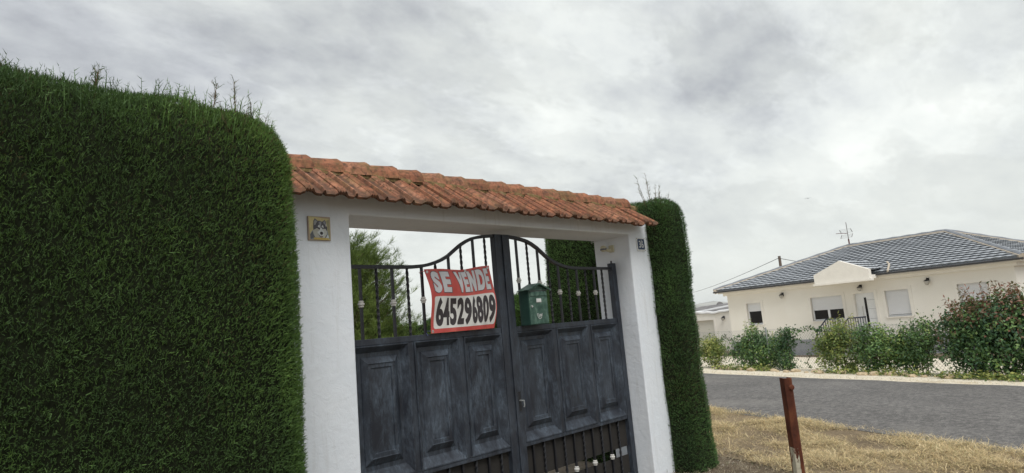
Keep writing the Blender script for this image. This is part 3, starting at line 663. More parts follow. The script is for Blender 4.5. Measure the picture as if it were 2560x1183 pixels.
for sg in (-1, 1):
    mb.add([(mxc, my0 - .03, rz1), (mxc + sg * rx, my0 - .03, rz0), (mxc + sg * rx, my1 - .005, rz0), (mxc, my1 - .005, rz1), (mxc, my0 - .03, rz1 - .005), (mxc + sg * rx, my0 - .03, rz0 - .005), (mxc + sg * rx, my1 - .005, rz0 - .005), (mxc, my1 - .005, rz1 - .005)],
           [(0, 1, 2, 3), (4, 7, 6, 5), (0, 4, 5, 1), (1, 5, 6, 2), (2, 6, 7, 3), (0, 3, 7, 4)])
rf = mb.build('roof', M['mailbox'], mbx, mbx)
mb = MB()
for sg in (-1, 1):
    for i in range(9):
        t = (i + 0.5) / 9; x = mxc + sg * rx * t; z = rz1 + (rz0 - rz1) * t - .004
        mb.prism([(x - .0075, z + .004), (x + .0075, z + .004), (x + .006, z - .005), (x, z - .010), (x - .006, z - .005)], lambda a, b: (a, my0 - .033, b), lambda a, b: (a, my0 - .028, b))
mb.build('scalloped_edge', M['mailbox'], rf, mbx)
mb = MB(); mb.box((mx0 + .018, my0 - .010, mz1 - .062), (mx1 - .020, my0 - .0045, mz1 - .022)); mb.build('letter_flap', M['mailbox'], dr_, mbx, bevel=0.004)
mb = MB(); mb.box((mx0 + .012, my0 - .0055, mz1 - .022), (mx1 - .014, my0 - .0042, mz1 - .014)); mb.build('letter_slot', M['ban_black'], dr_, mbx)
mb = MB(); mb.box((mx0 + .088, my0 - .009, mz1 - .118), (mx0 + .150, my0 - .0045, mz1 - .084)); np_ = mb.build('name_holder', M['silver'], dr_, mbx, bevel=0.006)
mb = MB(); mb.box((mx0 + .098, my0 - .0105, mz1 - .112), (mx0 + .142, my0 - .0093, mz1 - .091)); mb.build('name_card', M['enamel'], np_, mbx)
mb = MB(); mb.lathe([(0, -.009), (.009, -.009), (.011, -.004), (.011, 0)], (mx0 + .028, my0 - .004, mz1 - .150), 12, 'y'); mb.build('lock', M['metal'], dr_, mbx)
# post-horn emblem drawn as flat white strokes
ex, ez = mx0 + 0.118, mz1 - 0.235
mb = MB(); yy = my0 - .0058
def stroke(pts, w):
    P = [Vector((a, 0, b)) for a, b in pts]; vs = []
    for i, p in enumerate(P):
        t = (P[min(i + 1, len(P) - 1)] - P[max(i - 1, 0)]).normalized(); nn_ = Vector((-t.z, 0, t.x)) * w
        vs += [(ex + p.x + nn_.x, yy, ez + p.z + nn_.z), (ex + p.x - nn_.x, yy, ez + p.z - nn_.z)]
    mb.add(vs, [(2 * i, 2 * i + 1, 2 * i + 3, 2 * i + 2) for i in range(len(P) - 1)])
stroke([(-.030, .020), (-.026, -.002), (-.016, -.018), (0, -.024), (.016, -.018), (.026, -.002), (.031, .022)], .0022)
stroke([(-.030, .020), (-.016, .019), (-.013, .002), (-.004, -.010)], .002)
stroke([(.031, .022), (.020, .006), (.014, -.004)], .002)
stroke([(.006 + .010 * math.cos(a) * (1 - a / 14), .004 + .012 * math.sin(a) * (1 - a / 14)) for a in np.linspace(0, 8.5, 24)], .0019)
mb.build('post_horn_emblem', M['silver'], dr_, mbx)

# ------------------------------------------------------------------ wall fittings
dx0, dx1, dz0, dz1 = 1.848, 2.004, 2.256, 2.412
dog = thing('wall_plaque', 'small ceramic tile with a painted grey and white dog portrait on the left pillar', 'plaque', (1.926, 3.69, 2.256))
mb = MB(); mb.box((dx0, 3.688, dz0), (dx1, 3.705, dz1)); mb.build('tile_body', M['tile_edge'], dog, dog, bevel=0.002)
POL = [([(205, 212), (880, 255), (890, 965), (240, 965)], (0.62, 0.53, 0.25)),
 ([(210, 215), (560, 230), (420, 300), (300, 480), (225, 640)], (0.70, 0.60, 0.28)), ([(780, 330), (870, 270), (885, 930), (850, 940), (830, 700)], (0.33, 0.31, 0.16)),
 ([(240, 790), (300, 690), (360, 620), (810, 640), (850, 900), (845, 962), (245, 962)], (0.27, 0.31, 0.33)), ([(240, 800), (330, 690), (350, 800), (420, 900), (250, 955)], (0.09, 0.10, 0.12)),
 ([(350, 500), (358, 350), (410, 262), (500, 345), (570, 335), (640, 365), (725, 298), (772, 370), (778, 480), (805, 560), (800, 660), (350, 650), (345, 560)], (0.055, 0.055, 0.075)),
 ([(382, 490), (372, 385), (415, 298), (490, 365), (440, 430), (420, 480)], (0.30, 0.31, 0.31)), ([(668, 385), (722, 318), (757, 380), (745, 470), (690, 430)], (0.25, 0.25, 0.28)),
 ([(515, 395), (570, 338), (635, 370), (620, 470), (540, 480)], (0.16, 0.16, 0.20)), ([(560, 380), (585, 380), (590, 560), (565, 560)], (0.42, 0.44, 0.48)),
 ([(740, 480), (770, 400), (780, 510), (755, 530)], (0.50, 0.48, 0.50)),
 ([(330, 660), (470, 585), (560, 640), (500, 720), (520, 830), (560, 890), (400, 890), (350, 770)], (0.47, 0.47, 0.41)), ([(655, 600), (745, 600), (785, 690), (780, 770), (720, 900), (620, 895), (665, 740)], (0.55, 0.57, 0.53)),
 ([(745, 900), (800, 780), (840, 840), (835, 915)], (0.60, 0.66, 0.68)), ([(710, 900), (740, 830), (800, 760), (770, 850), (735, 900)], (0.07, 0.07, 0.11)),
 ([(490, 540), (520, 480), (550, 468), (560, 565), (520, 560)], (0.66, 0.69, 0.70)), ([(612, 525), (640, 478), (672, 500), (682, 580), (650, 562)], (0.66, 0.69, 0.70)),
 ([(575, 560), (620, 570), (695, 720), (685, 800), (620, 850), (560, 835), (500, 765), (470, 715), (550, 650)], (0.66, 0.70, 0.70)),
 ([(470, 570), (510, 548), (555, 590), (530, 612), (490, 600)], (0.02, 0.015, 0.02)), ([(628, 585), (655, 562), (685, 590), (655, 604)], (0.02, 0.015, 0.02)),
 ([(605 + 52 * math.cos(a), 750 + 55 * math.sin(a)) for a in np.linspace(0, 6.0, 14)], (0.016, 0.012, 0.018)),
 ([(498, 770), (545, 850), (585, 890), (632, 885), (655, 825), (610, 868), (565, 845), (520, 790)], (0.06, 0.05, 0.06)), ([(560, 852), (600, 826), (645, 845), (600, 885)], (0.30, 0.22, 0.22)),
 ([(350, 898), (832, 905), (828, 966), (350, 958)], (0.62, 0.46, 0.10))]
for k in range(9): POL.append(([(372 + k * 50, 945), (384 + k * 50, 915), (402 + k * 50, 918), (386 + k * 50, 950)], (0.30, 0.17, 0.05)))
mb = MB(); cv = []
for i, (pl, c) in enumerate(POL):
    pts = [(dx0 + .004 + (x - 205) / 690 * 0.148, 3.6875 - 0.00012 * (i + 1), dz0 + .003 + (968 - y) / 758 * 0.150) for x, y in pl]
    mb.add(pts, [tuple(range(len(pts)))]); cv += [c] * len(pts)
o = mb.build('portrait', M['portrait'], dog, dog)
at = o.data.attributes.new('col', 'FLOAT_COLOR', 'POINT'); at.data.foreach_set('color', [q for c in cv for q in (*c, 1.0)])
num = thing('number_plate', 'blue and white enamel house number plate on the right pillar', 'number plate', (5.56, 3.69, 2.27))
nx0, nx1, nz0, nz1 = 5.484, 5.634, 2.272, 2.412
mb = MB(); mb.box((nx0, 3.690, nz0), (nx1, 3.699, nz1)); pl_ = mb.build('plate', M['enamel'], num, num, bevel=0.003)
def rrect(x0, x1, z0, z1, r, y):
    pts = []
    for cx, cz, a0 in ((x1 - r, z1 - r, 0), (x0 + r, z1 - r, 90), (x0 + r, z0 + r, 180), (x1 - r, z0 + r, 270)):
        for k in range(5): a = math.radians(a0 + 22.5 * k); pts.append((cx + r * math.cos(a), y, cz + r * math.sin(a)))
    return pts
mb = MB(); q = rrect(nx0 + .013, nx1 - .013, nz0 + .016, nz1 - .012, .016, 3.6885); mb.add(q, [tuple(range(len(q)))]); mb.build('blue_field', M['blue'], num, num)
V, F = text_polys('36', 0.012)
cut_map(V, F, lambda a, b: (nx0 + .034 + .084 * a, 3.6875, nz0 + .034 + .074 * b), 'digits', M['enamel'], num, num, 2, 2)
mb = MB(); mb.add([(nx0 + .078, 3.687, nz1 - .018), (nx0 + .084, 3.687, nz1 - .018), (nx0 + .096, 3.687, nz1 - .058), (nx0 + .086, 3.687, nz1 - .060)], [(0, 1, 2, 3)]); mb.build('scratch', M['enamel'], num, num)
for x, z in ((nx1 - .008, nz0 + .008), (nx0 + .008, nz1 - .007), (nx1 - .008, nz1 - .007)):
    mb = MB(); mb.lathe([(0, -.002), (.004, -.002), (.004, 0)], (x, 3.690, z), 8, 'y'); mb.build('screw', M['rust'], num, num)
sen = thing('motion_sensor', 'aged cream motion sensor on the inner side of the right pillar', 'sensor', (5.362, 3.955, 2.30))
mb = MB(); mb.box((5.345, 3.895, 2.288), (5.366, 3.955, 2.362)); mb.build('mount_plate', M['sensor'], sen, sen, bevel=0.006)
mb = MB(); mb.tube([(5.348, 3.93, 2.315), (5.325, 3.945, 2.31), (5.305, 3.965, 2.32)], [.022, .016, .016], 10); mb.build('swivel_arm', M['sensor'], sen, sen, smooth=True)
mb = MB(); pr = [(0.0001, -.034), (.016, -.031), (.027, -.02), (.0335, -.008), (.034, 0.0)]; pr2 = [(.034, 0.0), (.0345, .006), (.033, .014), (.026, .024), (.014, .032), (.0001, .034)]
mb.lathe(pr + pr2[1:], (5.296, 3.985, 2.333), 18); hd = mb.build('head', M['sensor'], sen, sen, smooth=True)
mb = MB(); pr = [(.0352, -.012), (.0358, -.008), (.0358, .002), (.0352, .006)]
mb.lathe(pr, (5.296, 3.985, 2.328), 18); mb.build('lens_band', M['lens'], hd, sen, smooth=True)
mb = MB(); mb.tube([(5.36, 3.97, 2.355), (5.358, 4.0, 2.40), (5.36, 4.05, 2.425), (5.36, 4.12, 2.43), (5.35, 4.158, 2.432)], .004, 5); mb.build('cable', M['white'], sen, sen)
hk = thing('wall_hook', 'small metal hook at the inner top corner of the gate opening', 'hook', (5.345, 4.165, 2.43))
mb = MB(); mb.tube([(5.345 + .012 * math.cos(a), 4.166, 2.43 + .012 * math.sin(a)) for a in np.linspace(0, 5.2, 12)], .003, 5); mb.build('ring', M['metal'], hk, hk)

# ------------------------------------------------------------------ rusty post by the road
PX, PY = 4.005, 1.705
post = thing('rusty_post', 'short rusty angle-iron post with flaking cream paint standing in the verge', 'post', (PX, PY, 0))
a_ = math.radians(-40)
def PT(x, y, z): return (PX + x * math.cos(a_) - y * math.sin(a_), PY + x * math.sin(a_) + y * math.cos(a_), z)
mb = MB(PT); hw = 0.0265
# channel section open to the back, top slightly torn
def chan(z0, z1, mat, nm, g=0.0):
    mb = MB(PT)
    pl = [(-hw - g, .045), (-hw - g, -.016 - g), (.006, -hw - .014 - g), (hw + g, -.010 - g), (hw + g, .045), (hw - .006, .045), (hw - .006, -.006), (.006, -hw - .004), (-hw + .006, -.010), (-hw + .006, .045)]
    mb.prism(pl, lambda x, y: (x, y, z0), lambda x, y: (x, y, z1)); return mb.build(nm, mat, post, post, bevel=0.002)
chan(-0.15, 0.70, M['rust'], 'lower_section'); chan(0.7005, 1.14, M['rust'], 'upper_section')
mb = MB(PT); vs = []; kk = 26
for i in range(kk + 1):
    z = 0.36 + 0.36 * i / kk; j = 0.009 * mnoise.noise(Vector((z * 40, 1, 0))); e0 = 0.004 * mnoise.noise(Vector((z * 60, 7, 0)))
    vs += [(-hw - .0016, 0.030 + e0, z), (-hw - .0016, -.0165, z), (-.010 + j, -.0255 - .0165 + .006 + j * 0.0, z)]
mb.add(vs, [(i * 3 + j, i * 3 + j + 1, (i + 1) * 3 + j + 1, (i + 1) * 3 + j) for i in range(kk) for j in range(2)]); mb.build('paint_patch', M['flake'], post, post)
mb = MB(PT); mb.lathe([(0, -.006), (.014, -.005), (.018, .0), (.008, .004)], (.004, -.040, 1.085), 9, 'y'); mb.build('bolt_stub', M['rust'], post, post)

# ------------------------------------------------------------------ hedges
def rbox_points(n, lo, hi, r, keep=None):
    """points and normals on a rounded box"""
    lo = np.array(lo, float); hi = np.array(hi, float); e = hi - lo
    ar = np.array([e[1] * e[2], e[1] * e[2], e[0] * e[2], e[0] * e[2], e[0] * e[1]]); f = RNG.choice(5, n, p=ar / ar.sum())
    P = lo + RNG.uniform(0, 1, (n, 3)) * e
    P[f == 0, 0] = lo[0]; P[f == 1, 0] = hi[0]; P[f == 2, 1] = lo[1]; P[f == 3, 1] = hi[1]; P[f == 4, 2] = hi[2]
    il = lo + r; ih = hi - r; il[2] = lo[2] - 1
    Q = np.clip(P, il, ih); Nn = nrm(P - Q); P = Q + Nn * r
    if keep is not None: k = keep(P, Nn); P, Nn = P[k], Nn[k]
    return P, Nn
def core_mesh(name, lo, hi, r, inset, parent, root, T=None, disp=None):
    lo = np.array(lo, float) + np.array([inset, inset, 0]); hi = np.array(hi, float) - inset; r = max(r - inset, 0.05)
    bm = bmesh.new(); bmesh.ops.create_cube(bm, size=1.0); bmesh.ops.subdivide_edges(bm, edges=bm.edges[:], cuts=26, use_grid_fill=True)
    V = np.array([v.co for v in bm.verts]); P = lo + (V + 0.5) * (hi - lo); il = lo + r; ih = hi - r; il[2] = lo[2] - 1
    Q = np.clip(P, il, ih); dd = P - Q; ln = np.linalg.norm(dd, axis=1, keepdims=True); P = np.where(ln > 1e-6, Q + dd / np.maximum(ln, 1e-6) * np.minimum(ln, r), P)
    if disp is not None: P = P + np.where(ln > 1e-6, dd / np.maximum(ln, 1e-6), 0) * disp(P)[:, None]
    mb = MB(T); bm.verts.index_update(); mb.add([tuple(p) for p in P], [tuple(v.index for v in f.verts) for f in bm.faces]); bm.free()
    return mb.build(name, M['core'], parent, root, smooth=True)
def hedge_colors(P, seed, pal, patches=1.6):
    n = len(P); a = snoise(P, seed, patches); b = snoise(P, seed + 1, patches * 3.2); r = RNG.normal(size=n) * 0.17
    k = np.clip(0.42 + 0.40 * a + 0.16 * b + r, 0, 0.999) * (len(pal) - 1); i = k.astype(int); t = (k - i)[:, None]; pal = np.array(pal)
    C = pal[i] * (1 - t) + pal[i + 1] * t; br = RNG.uniform(0, 1, n) < np.clip(0.06 + 0.22 * snoise(P, seed + 2, patches * 1.4), 0, 0.4)
    C[br] = np.array([0.085, 0.068, 0.036]) * RNG.uniform(0.6, 1.3, (br.sum(), 1)); return C
PALH = [(0.052, 0.096, 0.036), (0.078, 0.140, 0.048), (0.104, 0.188, 0.054), (0.138, 0.240, 0.060), (0.205, 0.315, 0.080)]
def whip(base, h, lean, n, colr=None):
    """bare-ish twig standing out of a hedge top: list of tube points"""
    pts = [Vector(base)]; d = Vector((lean[0], lean[1], 1)).normalized()
    for i in range(n): d = (d + Vector((random.uniform(-.12, .12), random.uniform(-.12, .12), 0.05))).normalized(); pts.append(pts[-1] + d * h / n)
    return pts
def hedge(label, loc, lo, hi, r, n, seed, keep=None, up=0.75, ln=(0.03, 0.07), wd=(0.003, 0.005), top_n=0, top_keep=None, top_len=(0.06, 0.15), pal=PALH, whips=(), rot=None, pat=1.6, lf=4, taper=0.0):
    """lo/hi in the hedge's own frame; rot turns it about loc"""
    root = thing('hedge', label, 'hedge', loc)
    ca, sn = (math.cos(rot), math.sin(rot)) if rot else (1, 0)
    def Tn(P):
        if taper: P = np.stack([P[:, 0] - taper * np.clip((P[:, 0] - lo[0]) / (hi[0] - lo[0]), 0, 1) * (P[:, 2] / hi[2]) ** 2, P[:, 1], P[:, 2]], 1)
        return np.stack([loc[0] + P[:, 0] * ca - P[:, 1] * sn, loc[1] + P[:, 0] * sn + P[:, 1] * ca, loc[2] + P[:, 2]], 1)
    def Tv(D): return np.stack([D[:, 0] * ca - D[:, 1] * sn, D[:, 0] * sn + D[:, 1] * ca, D[:, 2]], 1)
    disp = lambda P: 0.030 * snoise(P, seed + 9, 2.2) + 0.012 * snoise(P, seed + 10, 8.0)
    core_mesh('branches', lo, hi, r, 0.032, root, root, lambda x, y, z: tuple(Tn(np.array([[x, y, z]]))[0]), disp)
    P, Nn = rbox_points(n, lo, hi, r, keep); P = P + Nn * (disp(P) - 0.02 + RNG.normal(size=len(P)) * 0.007)[:, None]
    D = nrm(Nn * RNG.uniform(0.35, 1.0, (len(P), 1)) + np.array([[0, 0, up]]) + rnd(len(P)) * 0.36)
    C = hedge_colors(P, seed, pal, pat); L_ = RNG.uniform(*ln, len(P)); lo_n = np.maximum(L_ * (1 + 0.5 * np.maximum(0, snoise(P, seed + 5, 14))), 0.01)
    parts = [sprigs(Tn(P), Tv(D), lo_n, RNG.uniform(*wd, len(P)), C, lf)]
    if top_n:
        P, Nn = rbox_points(top_n, lo, hi, r, top_keep); P = P + Nn * (disp(P) - 0.02)[:, None]
        D = nrm(Nn * 0.25 + np.array([[0, 0, 1.0]]) + rnd(len(P)) * 0.16); L_ = top_len[0] + (top_len[1] - top_len[0]) * RNG.random(len(P)) ** 2.2 * np.clip(0.75 + 0.9 * snoise(P, seed + 12, 6.0), 0.1, 1.3)
        parts.append(sprigs(Tn(P), Tv(D), L_, np.full(len(P), 0.0045), hedge_colors(P, seed, pal, pat), 6))
    V, T, C = cat_(parts); tag(fast('foliage', V, T, C, M['cypress'], root, root), kind='stuff')
    for b_, h_, le in whips:
        pts = whip(b_, h_, le, 6); mb = MB(); mb.tube(pts, [0.0035 * (1 - 0.11 * i) for i in range(len(pts))], 5)
        tw = mb.build('twig', M['twig'], root, root)
        nn_ = 26; tt = RNG.uniform(0.15, 1.0, nn_); idx = np.minimum((tt * (len(pts) - 1)).astype(int), len(pts) - 2); fr = tt * (len(pts) - 1) - idx
        A = np.array([tuple(p) for p in pts]); Pq = A[idx] * (1 - fr[:, None]) + A[idx + 1] * fr[:, None]
        Dq = nrm(nrm(A[idx + 1] - A[idx]) + rnd(nn_) * 0.55); Cq = np.array([(0.075, 0.12, 0.035), (0.15, 0.12, 0.07)])[RNG.integers(0, 2, nn_)]
        V, T, C = sprigs(Pq, Dq, RNG.uniform(.02, .06, nn_), np.full(nn_, .0028), Cq, 4); tag(fast('twig_leaves', V, T, C, M['cypress'], tw, root), kind='stuff')
    return root
# tall left hedge: rounded end meets the gate pillar
hedge('tall dark clipped cypress hedge with a rounded end left of the gate', (0, 3.6, 0), (-3.2, -0.48, 0), (1.615, 0.65, 2.93), 0.37, 500000, 31, ln=(0.011, 0.030), wd=(0.0024, 0.0036), up=0.55, lf=3,
      keep=lambda P, Nn: (P[:, 0] > -1.5) & (P[:, 1] < 0.30) & ((P[:, 2] > 0.75) | (RNG.uniform(0, 1, len(P)) < 0.30)) & ((P[:, 0] > -0.3) | (RNG.uniform(0, 1, len(P)) < 0.35)),
      top_n=16000, top_keep=lambda P, Nn: (P[:, 0] > -0.4) & (Nn[:, 2] > 0.30) & (P[:, 1] < 0.40), top_len=(0.03, 0.13),
      whips=[((1.26, 3.30, 2.86), .20, (.03, 0)), ((1.15, 3.30, 2.88), .12, (.25, 0)), ((1.36, 3.35, 2.82), .13, (0.05, 0)), ((1.47, 3.4, 2.74), .10, (.1, 0)), ((0.62, 3.3, 2.87), .07, (0, 0))])
# right hedge block wrapping the right pillar
hedge('narrow clipped cypress hedge with spindly twigs on top right of the gate', (6.1, 4.3, 0), (-0.42, -0.86, 0), (0.175, 1.0, 2.84), 0.24, 120000, 52, ln=(0.012, 0.034), wd=(0.0024, 0.0038), up=0.45, lf=3, taper=0.10,
      top_n=2600, top_keep=lambda P, Nn: Nn[:, 2] > 0.4, top_len=(0.04, 0.09),
      pal=[(0.046, 0.092, 0.040), (0.068, 0.134, 0.050), (0.092, 0.180, 0.058), (0.120, 0.230, 0.064), (0.17, 0.29, 0.085)], pat=1.9,
      whips=[((5.80, 3.72, 2.72), .40, (-.22, 0)), ((5.86, 3.7, 2.74), .42, (-.02, 0)), ((5.92, 3.75, 2.74), .34, (.05, 0)), ((5.98, 3.72, 2.75), .30, (.1, 0)), ((6.10, 3.75, 2.75), .30, (.25, 0)), ((5.78, 3.7, 2.70), .28, (-.5, 0)), ((6.25, 3.75, 2.74), .22, (.3, 0)), ((6.05, 3.7, 2.74), .2, (-.1, 0))])
# hedges inside the property
hd_a = math.atan2(19 - 7.0, 14 - 7.2)
hedge('lower bright green hedge running back along the inside of the plot', (7.2, 7.0, 0), (0, -1.0, 0), (13.8, 0.0, 2.12), 0.25, 30000, 71, keep=lambda P, Nn: (P[:, 1] > -0.5) | (Nn[:, 2] > .3),
      ln=(0.07, 0.16), wd=(0.009, 0.016), rot=hd_a, pal=[(0.022, 0.052, 0.018), (0.036, 0.082, 0.022), (0.060, 0.125, 0.028), (0.095, 0.180, 0.035), (0.13, 0.22, 0.05)], pat=1.0, top_n=1500, top_keep=lambda P, Nn: Nn[:, 2] > .6, top_len=(.06, .16))
hedge('dark hedge closing the back of the garden behind the pine', (8.4, 18.8, 0), (-7, 0, 0), (6.2, 1.0, 2.0), 0.25, 14000, 75, keep=lambda P, Nn: (P[:, 1] < 0.5), ln=(0.10, 0.20), wd=(0.014, 0.022), pat=0.8)

# ------------------------------------------------------------------ pine in the garden
pine = thing('pine_tree', 'bushy young pine growing behind the left gate leaf', 'tree', (5.0, 9.2, 0))
tp = []
for i in range(9): z = 2.95 * i / 8; tp.append((5.0 + 0.06 * math.sin(i), 9.2 + .05 * math.cos(i * 1.4), z))
mb = MB(); mb.tube(tp, [0.10 * (1 - i / 9.5) + .012 for i in range(9)], 8)
trunk = mb.build('trunk', M['bark'], pine, pine, smooth=True)
mb = MB(); tips = []
for i in range(150):
    z = 0.35 + 2.5 * (i / 149) ** 0.9; an = i * 2.399 + random.uniform(-.3, .3); R_ = (1.42 * (1 - ((z - 0.2) / 3.3) ** 1.7) + 0.16) * random.uniform(0.72, 1.05)
    d = Vector((math.cos(an), math.sin(an), 0)); b = Vector((5.0, 9.2, z)); pts = [b]
    for k in range(1, 5): pts.append(b + d * R_ * k / 4 + Vector((0, 0, R_ * (0.10 * k / 4 + 0.32 * (k / 4) ** 2))))
    mb.tube(pts, [0.018, .014, .010, .007, .004], 4, cap=False)
    for k in range(1, 5):
        for q in range(11 if k > 1 else 5):
            pnt = pts[k] + Vector((random.gauss(0, .15), random.gauss(0, .15), random.gauss(0.02, .14))); tips.append((pnt, (pts[k] - pts[k - 1]).normalized()))
for k in range(40):
    tips.append((Vector((5 + random.gauss(0, .15), 9.2 + random.gauss(0, .15), random.uniform(2.6, 3.12))), Vector((random.gauss(0, .2), random.gauss(0, .2), 1)).normalized()))
mb.build('limbs', M['bark'], trunk, pine)
P0 = np.array([tuple(t[0]) for t in tips]); D0 = np.array([tuple(t[1]) for t in tips]); k = 24
Pn = np.repeat(P0, k, 0); Dn = nrm(np.repeat(D0, k, 0) * 0.55 + np.array([[0, 0, 0.55]]) + rnd(len(Pn)) * 0.5)
Pn = Pn + np.repeat(D0, k, 0) * RNG.uniform(-.06, .06, (len(Pn), 1))
tone = np.repeat(np.clip(0.5 + 0.4 * snoise(P0, 5, 2.5) + RNG.normal(size=len(P0)) * .2, 0, 1), k)[:, None]
Cn = np.array([[0.055, 0.095, 0.024]]) * (1 - tone) + np.array([[0.19, 0.26, 0.065]]) * tone; Cn *= RNG.uniform(.7, 1.2, (len(Pn), 1))
V, T, C = sprigs(Pn, Dn, RNG.uniform(.07, .15, len(Pn)), np.full(len(Pn), .0045), Cn, 2); tag(fast('crown', V, T, C, M['needle'], pine, pine), kind='stuff')

# ------------------------------------------------------------------ bungalow across the road: s along its front (large s = far left), d depth behind the front
AH = math.radians(9); NH = (math.cos(AH), -math.sin(AH)); DH = (math.sin(AH), math.cos(AH)); LH = 29.0
def H(s, d, z): return (NH[0] * (LH + d) + DH[0] * s, NH[1] * (LH + d) + DH[1] * s, z)
S0, S1 = 8.25, 20.95; DEP = 10.0; ZG = -0.95; ZF = -0.18; ZS = 2.25
house = thing('bungalow', 'cream bungalow with a grey hipped tile roof and porch gable across the road', 'house', H(14.6, 5, ZG))
def wall_open(mb, s0, s1, z0, z1, d, ops, depth, mi=0):
    """front wall sheet at depth d with rectangular openings and their reveals"""
    ss = sorted({s0, s1, *[o[0] for o in ops], *[o[1] for o in ops]}); zs = sorted({z0, z1, *[o[2] for o in ops], *[o[3] for o in ops]})
    for a, b in zip(ss, ss[1:]):
        for c, e in zip(zs, zs[1:]):
            if any(o[0] - 1e-6 <= a and b <= o[1] + 1e-6 and o[2] - 1e-6 <= c and e <= o[3] + 1e-6 for o in ops): continue
            mb.add([(a, d, c), (b, d, c), (b, d, e), (a, d, e)], [(0, 1, 2, 3)], mi)
    for a, b, c, e in ops:
        mb.add([(a, d, c), (b, d, c), (b, d, e), (a, d, e), (a, d + depth, c), (b, d + depth, c), (b, d + depth, e), (a, d + depth, e)], [(0, 1, 5, 4), (1, 2, 6, 5), (2, 3, 7, 6), (3, 0, 4, 7)], mi)
OPS = [(19.02, 19.86, 0.66, 1.77), (14.84, 16.36, 0.66, 1.77), (13.42, 14.30, -0.17, 1.77), (12.02, 12.98, 0.66, 1.78), (9.20, 10.22, 0.66, 1.78)]
mb = MB(H); wall_open(mb, S0, S1, ZF, ZS + .25, 0, OPS, 0.22)
for a, b, c, e in ((S0, 0, S0, DEP), (S1, 0, S1, DEP)): mb.add([(a, b, ZF), (c, e, ZF), (c, e, ZS + .25), (a, b, ZS + .25)], [(0, 1, 2, 3)])
mb.add([(S0, DEP, ZF), (S1, DEP, ZF), (S1, DEP, ZS + .25), (S0, DEP, ZS + .25)], [(0, 1, 2, 3)])
mb.build('wall', M['cream'], house, house)
mb = MB(H); mb.box((S0 - .03, -.03, ZG - .4), (S1 + .03, DEP + .03, ZF)); mb.build('plinth', M['plinth'], house, house)
mb = MB(H)                                           # cornice in two steps under the eaves
mb.box((S0 - .14, -.14, ZS + .02), (S1 + .14, DEP + .14, ZS + .16)); mb.box((S0 - .32, -.32, ZS + .16), (S1 + .32, DEP + .32, ZS + .30)); mb.build('cornice', M['trim'], house, house)
EZ = 2.57; RZ = 4.30; e0, e1, ed0, ed1 = S0 - .45, S1 + .45, -.45, DEP + .45; r0, r1, rd = 12.0, 16.7, 5.0
roof = MB(H); roof.add([(e0, ed0, EZ - .02), (e1, ed0, EZ - .02), (e1, ed1, EZ - .02), (e0, ed1, EZ - .02), (r0, rd, RZ - .03), (r1, rd, RZ - .03)], [(0, 1, 5, 4), (1, 2, 5), (2, 3, 4, 5), (3, 0, 4), (3, 2, 1, 0)])
roof = roof.build('roof', M['slate'], house, house)
def courses(Aa, Ab, Ba, Bb, n, vis=True):
    """Aa-Ab: eave ends, Ba-Bb: ridge ends (3-D local); one mesh per course, its tiles waved along the course"""
    Aa, Ab, Ba, Bb = map(Vector, (Aa, Ab, Ba, Bb)); nrm_ = (Ab - Aa).cross(Ba - Aa).normalized()
    if nrm_.z < 0: nrm_ = -nrm_
    for k in range(n):
        t0, t1 = k / n, min(1.0, (k + 1.12) / n); mb = MB(H); L0, R0 = Aa.lerp(Ba, t0), Ab.lerp(Bb, t0); L1, R1 = Aa.lerp(Ba, t1), Ab.lerp(Bb, t1)
        ln = (R0 - L0).length; m_ = max(4, int(ln / 0.055)); vs = []
        ax = (Ab - Aa).normalized()
        for i in range(m_ + 1):
            q = i / m_; a, b = L0.lerp(R0, q), L1.lerp(R1, q); x = (a - Aa).dot(ax); wv = 0.020 * (abs(math.sin(x * math.pi / 0.30)) ** 1.6) + 0.004 * math.sin(x * 3 + k * 1.7)
            x2 = (b - Aa).dot(ax); wv2 = 0.020 * (abs(math.sin(x2 * math.pi / 0.30)) ** 1.6)
            up_ = (b - a).normalized(); vs += [a + up_ * .10 - nrm_ * 0.02, a + up_ * .08 + nrm_ * (0.045), a + nrm_ * (0.066 + wv), b + nrm_ * (0.015 + wv2)]
        mb.add([tuple(v) for v in vs], [(i * 4 + j, (i + 1) * 4 + j, (i + 1) * 4 + j + 1, i * 4 + j + 1) for i in range(m_) for j in range(3)])
        mb.build('tile_course', M['slate'], roof, house, smooth=True)
courses((e1, ed0, EZ), (e0, ed0, EZ), (r1, rd, RZ), (r0, rd, RZ), 17)
courses((e0, ed0, EZ), (e0, ed1, EZ), (r0, rd, RZ), (r0, rd, RZ), 17)
courses((e1, ed0, EZ), (e1, ed1, EZ), (r1, rd, RZ), (r1, rd, RZ), 17)
for a, b in (((e0, ed0, EZ + .05), (r0, rd, RZ + .05)), ((e1, ed0, EZ + .05), (r1, rd, RZ + .05)), ((r0, rd, RZ + .05), (r1, rd, RZ + .05)), ((e0, ed1, EZ + .05), (r0, rd, RZ + .05))):
    mb = MB(); A_, B_ = Vector(H(*a)), Vector(H(*b)); mb.tube([A_.lerp(B_, i / 14) + Vector((0, 0, 0.022 * (i % 2))) for i in range(15)], 0.10, 8); mb.build('hip_cap', M['slate_cap'], roof, house)
    mb = MB(); mb.tube([A_ + Vector((0, 0, -.06)), B_ + Vector((0, 0, -.06))], 0.14, 6); mb.build('hip_mortar', M['hip_mortar'], roof, house)
mb = MB(H); mb.box((e0 - .02, ed0 - .09, EZ - .10), (e1 + .02, ed0 + .01, EZ - .03)); mb.build('gutter', M['gutter'], roof, house)
